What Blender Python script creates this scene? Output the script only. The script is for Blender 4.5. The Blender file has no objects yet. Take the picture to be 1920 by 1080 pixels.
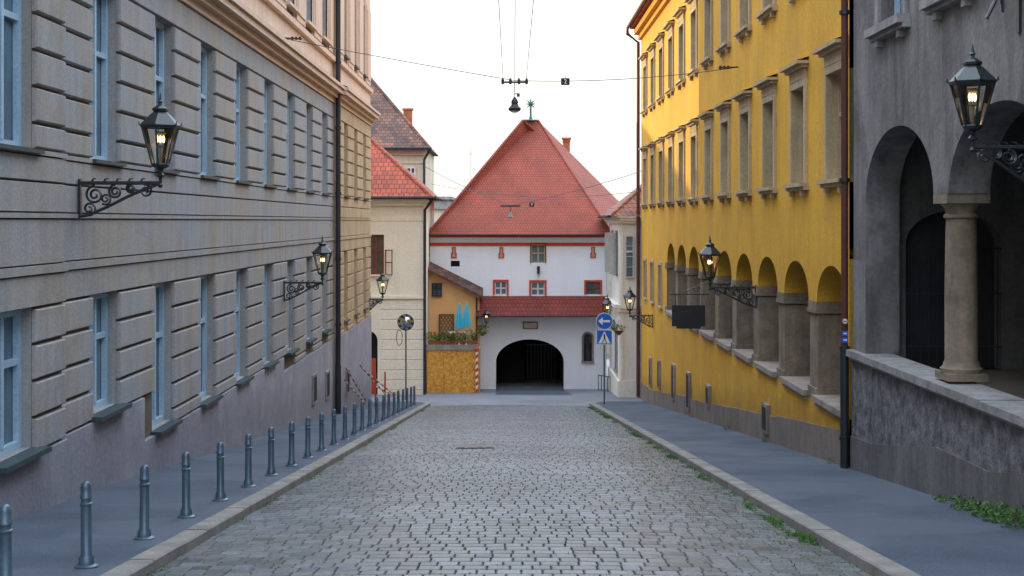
import bpy, bmesh, math, random
from mathutils import Vector
import mathutils
random.seed(7)
R=random.random
def U(a,b): return a+(b-a)*R()
F=2600.; CX=956.; CY=414.
def P(px,py,d): return Vector(((px-CX)/F*d, d, (CY-py)/F*d))
PROF=[(-400,-1.8+0.0988*20),(-20,-1.8+0.0988*20),(52.6,-7.0),(57,-7.2),(62,-7.53),(80,-8.0),(4000,-8.6)]
def gz(d):
    for (a,za),(b,zb) in zip(PROF,PROF[1:]):
        if d<=b: return za+(zb-za)*(d-a)/(b-a)
    return PROF[-1][1]
COL=bpy.context.scene.collection

# ------------------------------------------------------------ materials
def rgb(c): return (c[0],c[1],c[2],1)
MC={}
def mat(name,c1,c2=None,scale=1.5,rough=.85,bump=.15,bs=30,streak=0,grime=0,metal=0,spec=.3,stain=None,fine=.15,sscale=(2.2,2.2,.25),patch=None):
    if name in MC: return MC[name]
    c2=c2 or tuple(x*.8 for x in c1)
    m=bpy.data.materials.new(name); m.use_nodes=True
    N=m.node_tree.nodes; L=m.node_tree.links; b=N['Principled BSDF']
    b.inputs['Roughness'].default_value=rough; b.inputs['Metallic'].default_value=metal
    b.inputs['Specular IOR Level'].default_value=spec
    g=N.new('ShaderNodeNewGeometry')
    def noise(sc,vec=None,det=5,r=.6):
        n=N.new('ShaderNodeTexNoise'); n.inputs['Scale'].default_value=sc; n.inputs['Detail'].default_value=det; n.inputs['Roughness'].default_value=r
        L.new(vec or g.outputs['Position'],n.inputs['Vector']); return n
    def ramp(a,bb,src,c0=(0,0,0),cc=(1,1,1)):
        r=N.new('ShaderNodeValToRGB'); r.color_ramp.elements[0].position=a; r.color_ramp.elements[1].position=bb
        r.color_ramp.elements[0].color=rgb(c0); r.color_ramp.elements[1].color=rgb(cc); L.new(src,r.inputs[0]); return r
    def mix(f,a,bb,mode='MIX'):
        x=N.new('ShaderNodeMix'); x.data_type='RGBA'; x.blend_type=mode
        if isinstance(f,(int,float)): x.inputs[0].default_value=f
        else: L.new(f,x.inputs[0])
        for s,i in ((a,6),(bb,7)):
            if isinstance(s,tuple): x.inputs[i].default_value=rgb(s)
            else: L.new(s,x.inputs[i])
        return x.outputs[2]
    n1=noise(scale); col=ramp(.35,.68,n1.outputs[0],c1,c2).outputs[0]
    nf=noise(bs,det=4)
    f=ramp(.3,.7,nf.outputs[0],(1-fine,)*3,(1+fine,)*3).outputs[0]
    col=mix(1.,col,f,'MULTIPLY')
    if streak:
        mp=N.new('ShaderNodeMapping'); mp.inputs['Scale'].default_value=sscale; L.new(g.outputs['Position'],mp.inputs[0])
        ns=noise(1.6,mp.outputs[0],det=6,r=.65)
        s=ramp(.42,.72,ns.outputs[0],(1,1,1),(1-streak,)*3).outputs[0]
        col=mix(1.,col,s,'MULTIPLY')
    if stain:
        nn=noise(1.1,det=7,r=.7); s=ramp(.52,.62,nn.outputs[0]); 
        mm=N.new('ShaderNodeMath'); mm.operation='MULTIPLY'; mm.inputs[1].default_value=stain[1]; L.new(s.outputs[0],mm.inputs[0])
        col=mix(mm.outputs[0],col,stain[0])
    if patch:
        nn=noise(.45,det=3,r=.4); s=ramp(.55,.57,nn.outputs[0]); 
        mm=N.new('ShaderNodeMath'); mm.operation='MULTIPLY'; mm.inputs[1].default_value=patch[1]; L.new(s.outputs[0],mm.inputs[0])
        col=mix(mm.outputs[0],col,patch[0])
    if grime:
        sx=N.new('ShaderNodeSeparateXYZ'); L.new(g.outputs['Position'],sx.inputs[0])
        a=N.new('ShaderNodeMath'); a.operation='MULTIPLY_ADD'; a.inputs[1].default_value=.0988; L.new(sx.outputs[1],a.inputs[0]); L.new(sx.outputs[2],a.inputs[2])
        h=N.new('ShaderNodeMath'); h.operation='ADD'; h.inputs[1].default_value=1.7; L.new(a.outputs[0],h.inputs[0])
        ng=noise(2.5,det=6); q=N.new('ShaderNodeMath'); q.operation='MULTIPLY_ADD'; q.inputs[1].default_value=-1.1; L.new(ng.outputs[0],q.inputs[0]); L.new(h.outputs[0],q.inputs[2])
        s=ramp(0.0,.55,q.outputs[0],(1-grime,)*3,(1,1,1))
        col=mix(1.,col,s.outputs[0],'MULTIPLY')
    L.new(col,b.inputs['Base Color'])
    if bump:
        bp=N.new('ShaderNodeBump'); bp.inputs['Strength'].default_value=bump; bp.inputs['Distance'].default_value=.02
        L.new(nf.outputs[0],bp.inputs['Height']); L.new(bp.outputs[0],b.inputs['Normal'])
    MC[name]=m; return m
def emis(name,c,s):
    m=bpy.data.materials.new(name); m.use_nodes=True; b=m.node_tree.nodes['Principled BSDF']
    b.inputs['Base Color'].default_value=rgb(c); b.inputs['Emission Color'].default_value=rgb(c); b.inputs['Emission Strength'].default_value=s; return m
def tilemat(name,c1,c2,cm,bw=.17,rh=.16,zk=1.25,dirt=0.4,axis='xz',ms=.016):
    m=bpy.data.materials.new(name); m.use_nodes=True
    N=m.node_tree.nodes; L=m.node_tree.links; b=N['Principled BSDF']; b.inputs['Roughness'].default_value=.75
    g=N.new('ShaderNodeNewGeometry'); s=N.new('ShaderNodeSeparateXYZ'); L.new(g.outputs['Position'],s.inputs[0])
    ad=N.new('ShaderNodeMath'); ad.operation='ADD'; L.new(s.outputs[0],ad.inputs[0])
    yy=N.new('ShaderNodeMath'); yy.operation='MULTIPLY'; yy.inputs[1].default_value=0.0 if axis=='xz' else 1.; L.new(s.outputs[1],yy.inputs[0]); L.new(yy.outputs[0],ad.inputs[1])
    zz=N.new('ShaderNodeMath'); zz.operation='MULTIPLY'; zz.inputs[1].default_value=zk; L.new(s.outputs[2],zz.inputs[0])
    c=N.new('ShaderNodeCombineXYZ'); L.new(ad.outputs[0],c.inputs[0]); L.new(zz.outputs[0],c.inputs[1])
    t=N.new('ShaderNodeTexBrick'); t.inputs['Scale'].default_value=1; t.inputs['Brick Width'].default_value=bw; t.inputs['Row Height'].default_value=rh
    t.inputs['Mortar Size'].default_value=ms; t.inputs['Mortar Smooth'].default_value=.4; t.inputs['Bias'].default_value=0
    t.inputs['Color1'].default_value=rgb(c1); t.inputs['Color2'].default_value=rgb(c2); t.inputs['Mortar'].default_value=rgb(cm)
    L.new(c.outputs[0],t.inputs[0])
    n=N.new('ShaderNodeTexNoise'); n.inputs['Scale'].default_value=.9; n.inputs['Detail'].default_value=7; L.new(g.outputs['Position'],n.inputs[0])
    r=N.new('ShaderNodeValToRGB'); r.color_ramp.elements[0].position=.35; r.color_ramp.elements[1].position=.65; r.color_ramp.elements[0].color=rgb((1-dirt,)*3); r.color_ramp.elements[1].color=(1.08,1.08,1.08,1); L.new(n.outputs[0],r.inputs[0])
    x=N.new('ShaderNodeMix'); x.data_type='RGBA'; x.blend_type='MULTIPLY'; x.inputs[0].default_value=1; L.new(t.outputs[0],x.inputs[6]); L.new(r.outputs[0],x.inputs[7])
    L.new(x.outputs[2],b.inputs['Base Color'])
    bp=N.new('ShaderNodeBump'); bp.inputs['Strength'].default_value=.7; bp.inputs['Distance'].default_value=.03; bp.invert=True
    L.new(t.outputs['Fac'],bp.inputs['Height']); L.new(bp.outputs[0],b.inputs['Normal'])
    return m
M_left=mat('rusticated_render',(.315,.325,.35),(.36,.315,.265),.7,.9,.3,26,streak=.22,stain=((.25,.18,.12),.28),grime=.2)
M_left_glow=mat('sunglow_rusticated_render',(.52,.385,.235),(.44,.32,.195),1.1,.9,.3,26,streak=.25,stain=((.28,.18,.09),.25),grime=.3)  # tan warmed so the colour carries reflected sun glow on the far bay
M_joint=mat('brown_joint_render',(.11,.08,.055),(.16,.13,.11),1.4,.9,.3,26)  # dark brown stained colour of the sunk joints between blocks
M_left2=mat('beige_sunglow_render',(.68,.49,.36),(.60,.45,.35),.7,.9,.2,20,streak=.2)  # pinkish-beige wall colour, tinted golden to imitate sun glow on cornice and upper storey
M_plinthL=mat('grey_plinth',(.33,.32,.365),(.265,.262,.305),1.0,.9,.25,18,streak=.06,grime=.25,stain=((.42,.40,.405),.55))
M_frame=mat('pale_blue_frame',(.38,.54,.66),(.32,.46,.58),3,.5,0)
M_white=mat('white_frame',(.62,.62,.6),(.5,.5,.5),3,.6,0)
M_dkred=mat('dark_red_frame',(.24,.04,.03),(.16,.03,.025),3,.6,0)
M_sillm=mat('dark_metal_sill',(.045,.07,.075),(.03,.045,.05),3,.5,0)
M_glass=mat('window_glass',(.06,.10,.14),(.12,.19,.25),1.2,.08,0,spec=.9)
M_gold=mat('dim_window_glass',(.05,.045,.035),(.12,.10,.07),1.3,.12,0,spec=.8)
M_yel=mat('yellow_render',(.72,.385,.035),(.60,.315,.033),.6,.9,.22,22,streak=.14,stain=((.46,.28,.09),.3),grime=.3)
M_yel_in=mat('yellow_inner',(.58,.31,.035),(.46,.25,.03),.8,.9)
M_beige=mat('beige_trim',(.50,.39,.24),(.40,.30,.185),2,.85,.2,25,streak=.3)
M_stone=mat('arcade_stone',(.29,.225,.16),(.175,.14,.105),2.5,.9,.5,18,streak=.4)
M_recess=mat('shade_darkened_stone',(.12,.095,.072),(.08,.065,.052),2.0,.9,.3,18)  # arcade stone darkened, recess shade painted into the colour
M_plY=mat('stone_plinth',(.38,.31,.26),(.27,.225,.195),1.3,.9,.35,15,streak=.3,grime=.35)
M_gray=mat('grey_render',(.225,.215,.205),(.125,.12,.12),.7,.92,.5,16,streak=.55,stain=((.09,.085,.08),.6))
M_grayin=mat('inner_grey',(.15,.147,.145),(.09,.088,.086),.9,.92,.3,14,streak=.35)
M_rough=mat('roughcast',(.21,.205,.21),(.06,.06,.065),5,.95,1.0,20,fine=.5)
M_plG=mat('grey_stone_plinth',(.29,.28,.275),(.18,.175,.175),1.1,.9,.4,14,streak=.4,grime=.4)
M_ledge=mat('ledge_stone',(.32,.305,.295),(.21,.20,.195),3,.85,.35,20,streak=.3)
M_iron=mat('black_iron',(.012,.016,.018),(.02,.026,.03),5,.38,0,spec=.6)
M_green=mat('copper_green',(.04,.16,.12),(.03,.10,.09),5,.6,0)
M_pipeR=mat('brown_pipe',(.11,.035,.028),(.075,.028,.022),2,.5,0)
M_pipeG=mat('dark_pipe',(.035,.035,.04),(.02,.02,.025),2,.5,0)
M_boll=mat('bollard_steel',(.085,.135,.18),(.06,.095,.13),4,.35,.05,metal=.3,spec=.6)
M_asph=mat('pavement_asphalt',(.082,.103,.138),(.052,.067,.094),.8,.75,.6,70,fine=.45,patch=((.10,.118,.145),.6))
M_asph2=mat('street_asphalt',(.21,.22,.245),(.15,.16,.185),.5,.8,.3,60)
M_kerb=mat('kerb_stone',(.29,.265,.235),(.17,.16,.145),2.2,.85,.4,30)
M_dirt=mat('ground_dirt',(.06,.07,.05),(.04,.045,.035),.3,.95)
M_wwhite=mat('white_render',(.82,.74,.60),(.76,.68,.56),.6,.9,.1,20,streak=.06)
M_white2=mat('pale_house_render',(.80,.75,.68),(.70,.66,.60),.6,.9,.1,20,streak=.1)
M_gatew=mat('gate_white_render',(.80,.82,.87),(.75,.78,.84),.5,.9,.08,14,streak=.04,fine=.05)
M_cream=mat('cream_render',(.66,.54,.40),(.56,.46,.35),.6,.9,.1,20,streak=.15)
M_pink=mat('pinkish_render',(.66,.56,.48),(.56,.48,.42),.7,.9,.1,20,streak=.2)
M_orange=mat('orange_render',(.78,.44,.20),(.70,.39,.17),.8,.9)
M_redp=mat('red_paint',(.50,.07,.03),(.42,.06,.03),3,.7,0)
M_tileR=tilemat('red_roof_tiles',(.335,.060,.027),(.275,.047,.022),(.16,.030,.016),bw=.12,rh=.15,dirt=.22,ms=.02)
M_tileS=tilemat('red_house_tiles',(.44,.08,.03),(.27,.05,.022),(.08,.022,.016),bw=.22,rh=.24,dirt=.3)
M_tileB=tilemat('brown_roof_tiles',(.22,.085,.045),(.075,.042,.033),(.035,.022,.02),bw=.25,rh=.22,dirt=.5)
M_tileC=tilemat('canopy_tiles',(.25,.034,.020),(.18,.026,.017),(.07,.014,.011),bw=.17,rh=.2,dirt=.2)
M_tileP=tilemat('small_house_tiles',(.42,.13,.07),(.22,.11,.09),(.05,.03,.02),bw=.22,rh=.22,axis='xyz')
M_dark=mat('dark_interior',(.012,.012,.014),(.02,.02,.022),1,.9,0)
M_osb=mat('chipboard',(.84,.44,.09),(.48,.20,.03),9,.8,.1,30,fine=.45)
M_blue=mat('sign_blue',(.012,.14,.60),(.012,.13,.55),3,.4,0)
M_signw=mat('sign_white',(.8,.8,.8),(.75,.75,.75),3,.4,0)
M_black=mat('matt_black',(.02,.02,.022),(.03,.03,.03),3,.6,0)
M_teal=mat('sky_blue_canvas',(.08,.50,.66),(.05,.42,.56),5,.8,.1)
M_leaf=mat('leaf_green',(.05,.12,.02),(.085,.17,.033),12,.7,0)
M_terra=mat('terracotta',(.42,.14,.06),(.3,.1,.05),4,.8,0)
M_wood=mat('brown_wood',(.14,.07,.035),(.09,.05,.03),6,.7,0)
M_statue=mat('statue_bronze',(.05,.045,.04),(.03,.03,.03),6,.5,0)
M_mirror=mat('mirror_glass',(.5,.55,.6),(.45,.5,.55),2,.05,0,metal=1)
M_flame=emis('gas_flame',(1.,.62,.22),7)
M_lglass=bpy.data.materials.new('lantern_glass'); M_lglass.use_nodes=True
def _lg():
    N=M_lglass.node_tree.nodes; L=M_lglass.node_tree.links; N.remove(N['Principled BSDF'])
    t=N.new('ShaderNodeBsdfTransparent'); t.inputs[0].default_value=(.92,.92,.88,1); g=N.new('ShaderNodeBsdfGlossy'); g.inputs['Roughness'].default_value=.08
    e=N.new('ShaderNodeLayerWeight'); e.inputs[0].default_value=.3
    x=N.new('ShaderNodeMixShader'); L.new(e.outputs['Fresnel'],x.inputs[0]); L.new(t.outputs[0],x.inputs[1]); L.new(g.outputs[0],x.inputs[2]); L.new(x.outputs[0],N['Material Output'].inputs[0])
_lg()

# ------------------------------------------------------------ mesh builder
class MB:
    def __init__(s): s.v=[];s.f=[];s.m=[]
    def add(s,vs,fs,mi=0):
        o=len(s.v); s.v+= [tuple(v) for v in vs]
        for f in fs: s.f.append(tuple(i+o for i in f)); s.m.append(mi)
    def hexa(s,c,mi=0):
        s.add(c,[(3,2,1,0),(4,5,6,7),(0,1,5,4),(1,2,6,5),(2,3,7,6),(3,0,4,7)],mi)
    def box(s,x0,x1,y0,y1,z0,z1,mi=0):
        s.hexa([(x0,y0,z0),(x1,y0,z0),(x1,y1,z0),(x0,y1,z0),(x0,y0,z1),(x1,y0,z1),(x1,y1,z1),(x0,y1,z1)],mi)
    def tube(s,pts,r,n=8,mi=0,ref=None,caps=True):
        pts=[Vector(p) for p in pts]; k=len(pts); vs=[]
        for i,p in enumerate(pts):
            t=(pts[min(i+1,k-1)]-pts[max(i-1,0)]).normalized()
            rf=Vector(ref) if ref else (Vector((0,0,1)) if abs(t.z)<.9 else Vector((0,1,0)))
            a=t.cross(rf).normalized(); b=a.cross(t).normalized()
            rr=r[i] if isinstance(r,(list,tuple)) else r
            for j in range(n):
                q=2*math.pi*j/n; vs.append(p+a*rr*math.cos(q)+b*rr*math.sin(q))
        fs=[(i*n+j,i*n+(j+1)%n,(i+1)*n+(j+1)%n,(i+1)*n+j) for i in range(k-1) for j in range(n)]
        if caps: fs+=[tuple(range(n-1,-1,-1)),tuple((k-1)*n+j for j in range(n))]
        s.add(vs,fs,mi)
    def lathe(s,c,prof,n=16,mi=0,rot=0,cap=True):
        vs=[];k=len(prof)
        for r,z in prof:
            for j in range(n):
                q=2*math.pi*j/n+rot; vs.append((c[0]+r*math.cos(q),c[1]+r*math.sin(q),c[2]+z))
        fs=[(i*n+j,i*n+(j+1)%n,(i+1)*n+(j+1)%n,(i+1)*n+j) for i in range(k-1) for j in range(n)]
        if cap: fs+=[tuple(range(n-1,-1,-1)),tuple((k-1)*n+j for j in range(n))]
        s.add(vs,fs,mi)
    def mesh(s,name,mats,off=(0,0,0),smooth=False):
        me=bpy.data.meshes.new(name); me.from_pydata([(x-off[0],y-off[1],z-off[2]) for x,y,z in s.v],[],s.f)
        for m in mats: me.materials.append(m)
        me.polygons.foreach_set('material_index',s.m)
        if smooth:
            me.polygons.foreach_set('use_smooth',[True]*len(s.f))
            try: me.set_sharp_from_angle(angle=math.radians(40))
            except Exception: pass
        me.update(); return me
def wloc(o):
    return Vector(o['_w']) if o is not None else Vector((0,0,0))
def mk(name,me,parent=None,w=(0,0,0),**kw):
    o=bpy.data.objects.new(name,me); COL.objects.link(o); w=Vector(w); o['_w']=tuple(w)
    if parent is not None: o.parent=parent; o.location=w-wloc(parent)
    else: o.location=w
    for k,v in kw.items(): o[k]=v
    return o
def part(mb,name,mats,parent,smooth=False,**kw):
    w=wloc(parent); return mk(name,mb.mesh(name,mats,w,smooth),parent,w,**kw)
def top(mb,name,mats,base,label,cat,smooth=False,**kw):
    return mk(name,mb.mesh(name,mats,base,smooth),None,base,label=label,category=cat,**kw)
def thing(name,base,label,cat,**kw):
    return mk(name,None,None,base,label=label,category=cat,**kw)
def struct(mb,name,mats,smooth=False):
    return mk(name,mb.mesh(name,mats,(0,0,0),smooth),None,(0,0,0),kind='structure')
def mapL(X): return lambda u,v,z:(X-v,u,z)
def mapR(X): return lambda u,v,z:(X+v,u,z)
def mapF(Y): return lambda u,v,z:(u,Y+v,z)
def fb(mb,mp,u0,u1,v0,v1,z0,z1,mi=0):
    mb.hexa([mp(u0,v0,z0),mp(u1,v0,z0),mp(u1,v1,z0),mp(u0,v1,z0),mp(u0,v0,z1),mp(u1,v0,z1),mp(u1,v1,z1),mp(u0,v1,z1)],mi)
def block(mb,mp,u0,u1,z0,z1,v0,dep,ch,mi=0,g=.014):
    a=[(u0+g,z0+g),(u1-g,z0+g),(u1-g,z1-g),(u0+g,z1-g)]; h=g+ch*.3; k=g+ch
    b=[(u0+h,z0+h),(u1-h,z0+h),(u1-h,z1-h),(u0+h,z1-h)]
    c=[(u0+k,z0+k),(u1-k,z0+k),(u1-k,z1-k),(u0+k,z1-k)]
    vs=[mp(u,v0,z) for u,z in a]+[mp(u,v0-dep*.65,z) for u,z in b]+[mp(u,v0-dep,z) for u,z in c]
    fs=[(8,9,10,11)]
    for r in (0,4):
        for i in range(4): fs.append((r+i,r+(i+1)%4,r+4+(i+1)%4,r+4+i))
    mb.add(vs,fs,mi)
def wallgrid(mb,mp,u0,u1,z0,z1,holes,dep,mi=0,mir=0):
    us=sorted(set([u0,u1]+[h[0] for h in holes]+[h[1] for h in holes])); zs=sorted(set([z0,z1]+[h[2] for h in holes]+[h[3] for h in holes]))
    us=[u for u in us if u0<=u<=u1]; zs=[z for z in zs if z0<=z<=z1]
    def q(a,b,c,d,m): mb.add([mp(*a),mp(*b),mp(*c),mp(*d)],[(0,1,2,3)],m)
    for a,b in zip(us,us[1:]):
        for c,d in zip(zs,zs[1:]):
            cu=(a+b)/2;cz=(c+d)/2
            if not any(h[0]<cu<h[1] and h[2]<cz<h[3] for h in holes): q((a,0,c),(b,0,c),(b,0,d),(a,0,d),mi)
    for h in holes:
        a,b,c,d=h
        q((a,0,c),(a,dep,c),(a,dep,d),(a,0,d),mir); q((b,0,c),(b,dep,c),(b,dep,d),(b,0,d),mir)
        q((a,0,c),(b,0,c),(b,dep,c),(a,dep,c),mir); q((a,0,d),(b,0,d),(b,dep,d),(a,dep,d),mir)
def archband(mb,mp,u0,u1,zs,rise,zt,v0,v1,mi=0,mii=0,n=20):
    pts=[]
    for i in range(n+1):
        t=math.pi*(1-i/n); pts.append(((u0+u1)/2+(u1-u0)/2*math.cos(t), zs+rise*math.sin(t)))
    for (a,za),(b,zb) in zip(pts,pts[1:]):
        for v in (v0,v1): mb.add([mp(a,v,za),mp(b,v,zb),mp(b,v,zt),mp(a,v,zt)],[(0,1,2,3)],mi)
        mb.add([mp(a,v0,za),mp(b,v0,zb),mp(b,v1,zb),mp(a,v1,za)],[(0,1,2,3)],mii)
def winset(key,mo,w,h,dep,mats,sill=None,hood=False,surround=0,transom=.62,mull=True,bars=0,t=.06):
    res=[]
    g=MB(); g.add([mo(0,dep-.015,0),mo(w,dep-.015,0),mo(w,dep-.015,h),mo(0,dep-.015,h)],[(0,1,2,3)]); res.append(('window',g.mesh(key+'_glass',[mats[0]])))
    f=MB(); a=dep-.09; b=dep-.02
    fb(f,mo,0,t,a,b,0,h); fb(f,mo,w-t,w,a,b,0,h); fb(f,mo,t,w-t,a,b,0,t); fb(f,mo,t,w-t,a,b,h-t,h)
    if mull: fb(f,mo,w/2-.035,w/2+.035,a-.01,b+.002,t,h-t)
    if transom: fb(f,mo,t,w-t,a+.005,b+.004,h*transom-.035,h*transom+.035)
    for i in range(bars):
        z=h*(i+1)/(bars+1); fb(f,mo,t,w-t,a+.02,b+.003,z-.012,z+.012)
    res.append(('window_frame',f.mesh(key+'_frame',[mats[1]])))
    if sill:
        s=MB(); fb(s,mo,-.1-surround,w+.1+surround,-sill[0],.1,-sill[1],-.003)
        if hood:
            fb(s,mo,-.02,.12,-.09,.0,-sill[1]-.16,-sill[1]-.002); fb(s,mo,w-.12,w+.02,-.09,.0,-sill[1]-.16,-sill[1]-.002)
            fb(s,mo,-.1-surround,w+.1+surround,-sill[0]*.6,.0,-sill[1]-.06,-sill[1]-.003)
        res.append(('window_sill',s.mesh(key+'_sill',[mats[2]])))
    if surround:
        s=MB(); sr=surround
        fb(s,mo,-sr,0,-.05,.003,0,h); fb(s,mo,w,w+sr,-.05,.003,0,h); fb(s,mo,-sr,w+sr,-.052,.003,h,h+sr)
        res.append(('window_surround',s.mesh(key+'_sur',[mats[2]])))
    if hood:
        s=MB(); z=h+surround
        fb(s,mo,-.1,w+.1,-.06,0,z+.003,z+.18)
        fb(s,mo,-surround-.06,w+surround+.06,-.13,0,z+.183,z+.24); fb(s,mo,-surround-.13,w+surround+.13,-.22,0,z+.243,z+.30)
        s.add([mo(-surround-.13,-.22,z+.302),mo(w+surround+.13,-.22,z+.302),mo(w+surround+.13,0,z+.37),mo(-surround-.13,0,z+.37)],[(0,1,2,3)])
        res.append(('window_hood',s.mesh(key+'_hood',[mats[2]])))
    return res
def place(ws,parent,w):
    r=None
    for i,(n,me) in enumerate(ws):
        o=mk(n,me,parent if i==0 else r,w)
        if i==0: r=o

# ------------------------------------------------------------ ground, road
g=MB()
for (a,b) in zip([-400,-20,52.6,57,62,80],[-20,52.6,57,62,80,4000]):
    g.add([(-2000,a,gz(a)-.14),(2000,a,gz(a)-.14),(2000,b,gz(b)-.14),(-2000,b,gz(b)-.14)],[(0,1,2,3)])
struct(g,'ground',[M_dirt])
def mk_cobble_mat():
    m=bpy.data.materials.new('cobblestone'); m.use_nodes=True; N=m.node_tree.nodes;L=m.node_tree.links;b=N['Principled BSDF']
    a=N.new('ShaderNodeAttribute'); a.attribute_name='tone'
    gg=N.new('ShaderNodeNewGeometry'); n=N.new('ShaderNodeTexNoise'); n.inputs['Scale'].default_value=38; n.inputs['Detail'].default_value=5; L.new(gg.outputs['Position'],n.inputs[0])
    r=N.new('ShaderNodeValToRGB'); r.color_ramp.elements[0].position=.3;r.color_ramp.elements[1].position=.7;r.color_ramp.elements[0].color=(.65,.65,.65,1);r.color_ramp.elements[1].color=(1.25,1.25,1.25,1); L.new(n.outputs[0],r.inputs[0])
    x=N.new('ShaderNodeMix'); x.data_type='RGBA'; x.blend_type='MULTIPLY'; x.inputs[0].default_value=1; L.new(a.outputs['Color'],x.inputs[6]); L.new(r.outputs[0],x.inputs[7]); L.new(x.outputs[2],b.inputs['Base Color'])
    b.inputs['Roughness'].default_value=.34; b.inputs['Specular IOR Level'].default_value=.5
    bp=N.new('ShaderNodeBump'); bp.inputs['Strength'].default_value=.5; bp.inputs['Distance'].default_value=.006; L.new(n.outputs[0],bp.inputs['Height']); L.new(bp.outputs[0],b.inputs['Normal'])
    return m
M_cob=mk_cobble_mat()
M_moss=mat('mossy_joints',(.035,.055,.018),(.026,.028,.022),.9,.95,.5,50,fine=.5)
def crown(x): return .05*(1-(x/3)**2)
g=MB(); xs=[-3,-1.5,0,1.5,3]
ys=[-20+i*3 for i in range(24)]+[52.0]
for a,b in zip(ys,ys[1:]):
    for x0,x1 in zip(xs,xs[1:]):
        g.add([(x0,a,gz(a)-.018+crown(x0)),(x1,a,gz(a)-.018+crown(x1)),(x1,b,gz(b)-.018+crown(x1)),(x0,b,gz(b)-.018+crown(x0))],[(0,1,2,3)])
struct(g,'road_bed',[M_moss])
V=[];Fc=[];T=[]
y=5.0
prof=[0,.05,.95,1]
while y<52.0:
    dy=U(.225,.24); x=-3+U(-.12,.0)
    rowt=U(.82,1.15); tint=U(-.04,.05)
    while x<2.98:
        w=U(.15,.215); x1=min(x+w,3.0)
        if x1-x>.05:
            gap=.0035
            a0=max(x,-3)+gap; a1=x1-gap
            b0=y+.032; b1=y+dy-.014+U(-.004,.003)
            dz=U(-.0015,.0015); tx=U(-.012,.012); ty=U(-.006,.006)
            t=U(.125,.205)*rowt*(.95+.3*mathutils.noise.noise(Vector((x*.35,y*.25,0))))
            if R()<.12: t*=U(.55,.8)
            hue=U(-.04,.04)+tint; c=(t*(.95+hue),t*1.0,t*(1.07-hue),1)
            o=len(V)
            for j,q in enumerate(prof):
                for i,p in enumerate(prof):
                    e=(i in(0,3))or(j in(0,3))
                    X=a0+(a1-a0)*p; Y=b0+(b1-b0)*q
                    Z=gz(Y)+crown(X)+dz+tx*(X-(a0+a1)/2)+ty*(Y-(b0+b1)/2)+(-.011 if e else 0)
                    V.append((X,Y,Z)); T.append(c)
            for j in range(3):
                for i in range(3): Fc.append((o+j*4+i,o+j*4+i+1,o+j*4+i+5,o+j*4+i+4))
        x=x1
    y+=dy
me=bpy.data.meshes.new('cobbled_road'); me.from_pydata(V,[],Fc); me.materials.append(M_cob)
at=me.color_attributes.new('tone','FLOAT_COLOR','POINT'); at.data.foreach_set('color',[c for t in T for c in t])
me.update()
mk('cobbled_road',me,None,(0,0,0),kind='structure')
def kerb(s,name):
    g=MB(); y=3.
    while y<52.3:
        y1=min(y+U(.85,1.15),52.35); a=3.0*s; b=3.22*s; x0,x1=min(a,b),max(a,b); e=.006; h=.1+U(-.004,.004); c=.015
        lo=[(x0,y+e,gz(y)-.14),(x1,y+e,gz(y)-.14),(x1,y1-e,gz(y1)-.14),(x0,y1-e,gz(y1)-.14)]
        mid=[(p[0],p[1],p[2]+.14+h-c) for p in lo]
        hi=[(x0+c,y+e,gz(y)+h),(x1-c,y+e,gz(y)+h),(x1-c,y1-e,gz(y1)+h),(x0+c,y1-e,gz(y1)+h)]
        g.add(lo+mid+hi,[(0,1,5,4),(1,2,6,5),(2,3,7,6),(3,0,4,7),(4,5,9,8),(5,6,10,9),(6,7,11,10),(7,4,8,11),(8,9,10,11)])
        y=y1
    n=8
    for i in range(n):
        a0=math.pi/2*i/n; a1=math.pi/2*(i+1)/n; rc=1.2; cx=s*(3.0+rc); cyy=52.35
        q=[]
        for a in (a0,a1):
            for r in (rc,rc-.24):
                q.append((cx-s*r*math.cos(a),cyy+r*math.sin(a)))
        zt=[gz(p[1])+.1 for p in q]
        v=[(q[0][0],q[0][1],-7.4),(q[2][0],q[2][1],-7.4),(q[3][0],q[3][1],-7.4),(q[1][0],q[1][1],-7.4)]
        v+=[(q[0][0],q[0][1],zt[0]),(q[2][0],q[2][1],zt[2]),(q[3][0],q[3][1],zt[3]),(q[1][0],q[1][1],zt[1])]
        g.hexa(v)
    struct(g,name,[M_kerb])
kerb(-1,'kerb'); kerb(1,'kerb')
for s,xx,nm in((-1,-5.6,'pavement'),(1,5.5,'pavement')):
    g=MB(); a,b=3.2*s,xx
    for y0,y1 in ((-10,20),(20,52.35)):
        g.add([(a,y0,gz(y0)+.09),(b,y0,gz(y0)+.09),(b,y1,gz(y1)+.09),(a,y1,gz(y1)+.09)],[(0,1,2,3)])
    cx=s*4.2; pts=[(cx-s*.98*math.cos(math.pi/2*i/8),52.35+.98*math.sin(math.pi/2*i/8)) for i in range(9)]+[(xx*1.0,53.33),(xx,52.35)]
    g.add([(p[0],p[1],gz(p[1])+.091) for p in pts],[tuple(range(len(pts)))])
    struct(g,nm,[M_asph])
g=MB()
for a,b in((52,52.6),(52.6,57),(57,62),(62,80)):
    g.add([(-30,a,gz(a)+.0),(30,a,gz(a)),(30,b,gz(b)),(-30,b,gz(b))],[(0,1,2,3)])
struct(g,'cross_street',[M_asph2])
g=MB(); g.add([(-.6,57.8,gz(57.8)+.006),(2.6,57.8,gz(57.8)+.006),(2.4,62,gz(62)+.006),(-.62,62,gz(62)+.006)],[(0,1,2,3)]); struct(g,'passage_path',[M_asph])
g=MB(); g.box(-1.05,-.3,26.8,28.1,0,.01)
g.v=[(x,y,gz(y)+crown(x)+.008+z) for x,y,z in g.v]
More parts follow.
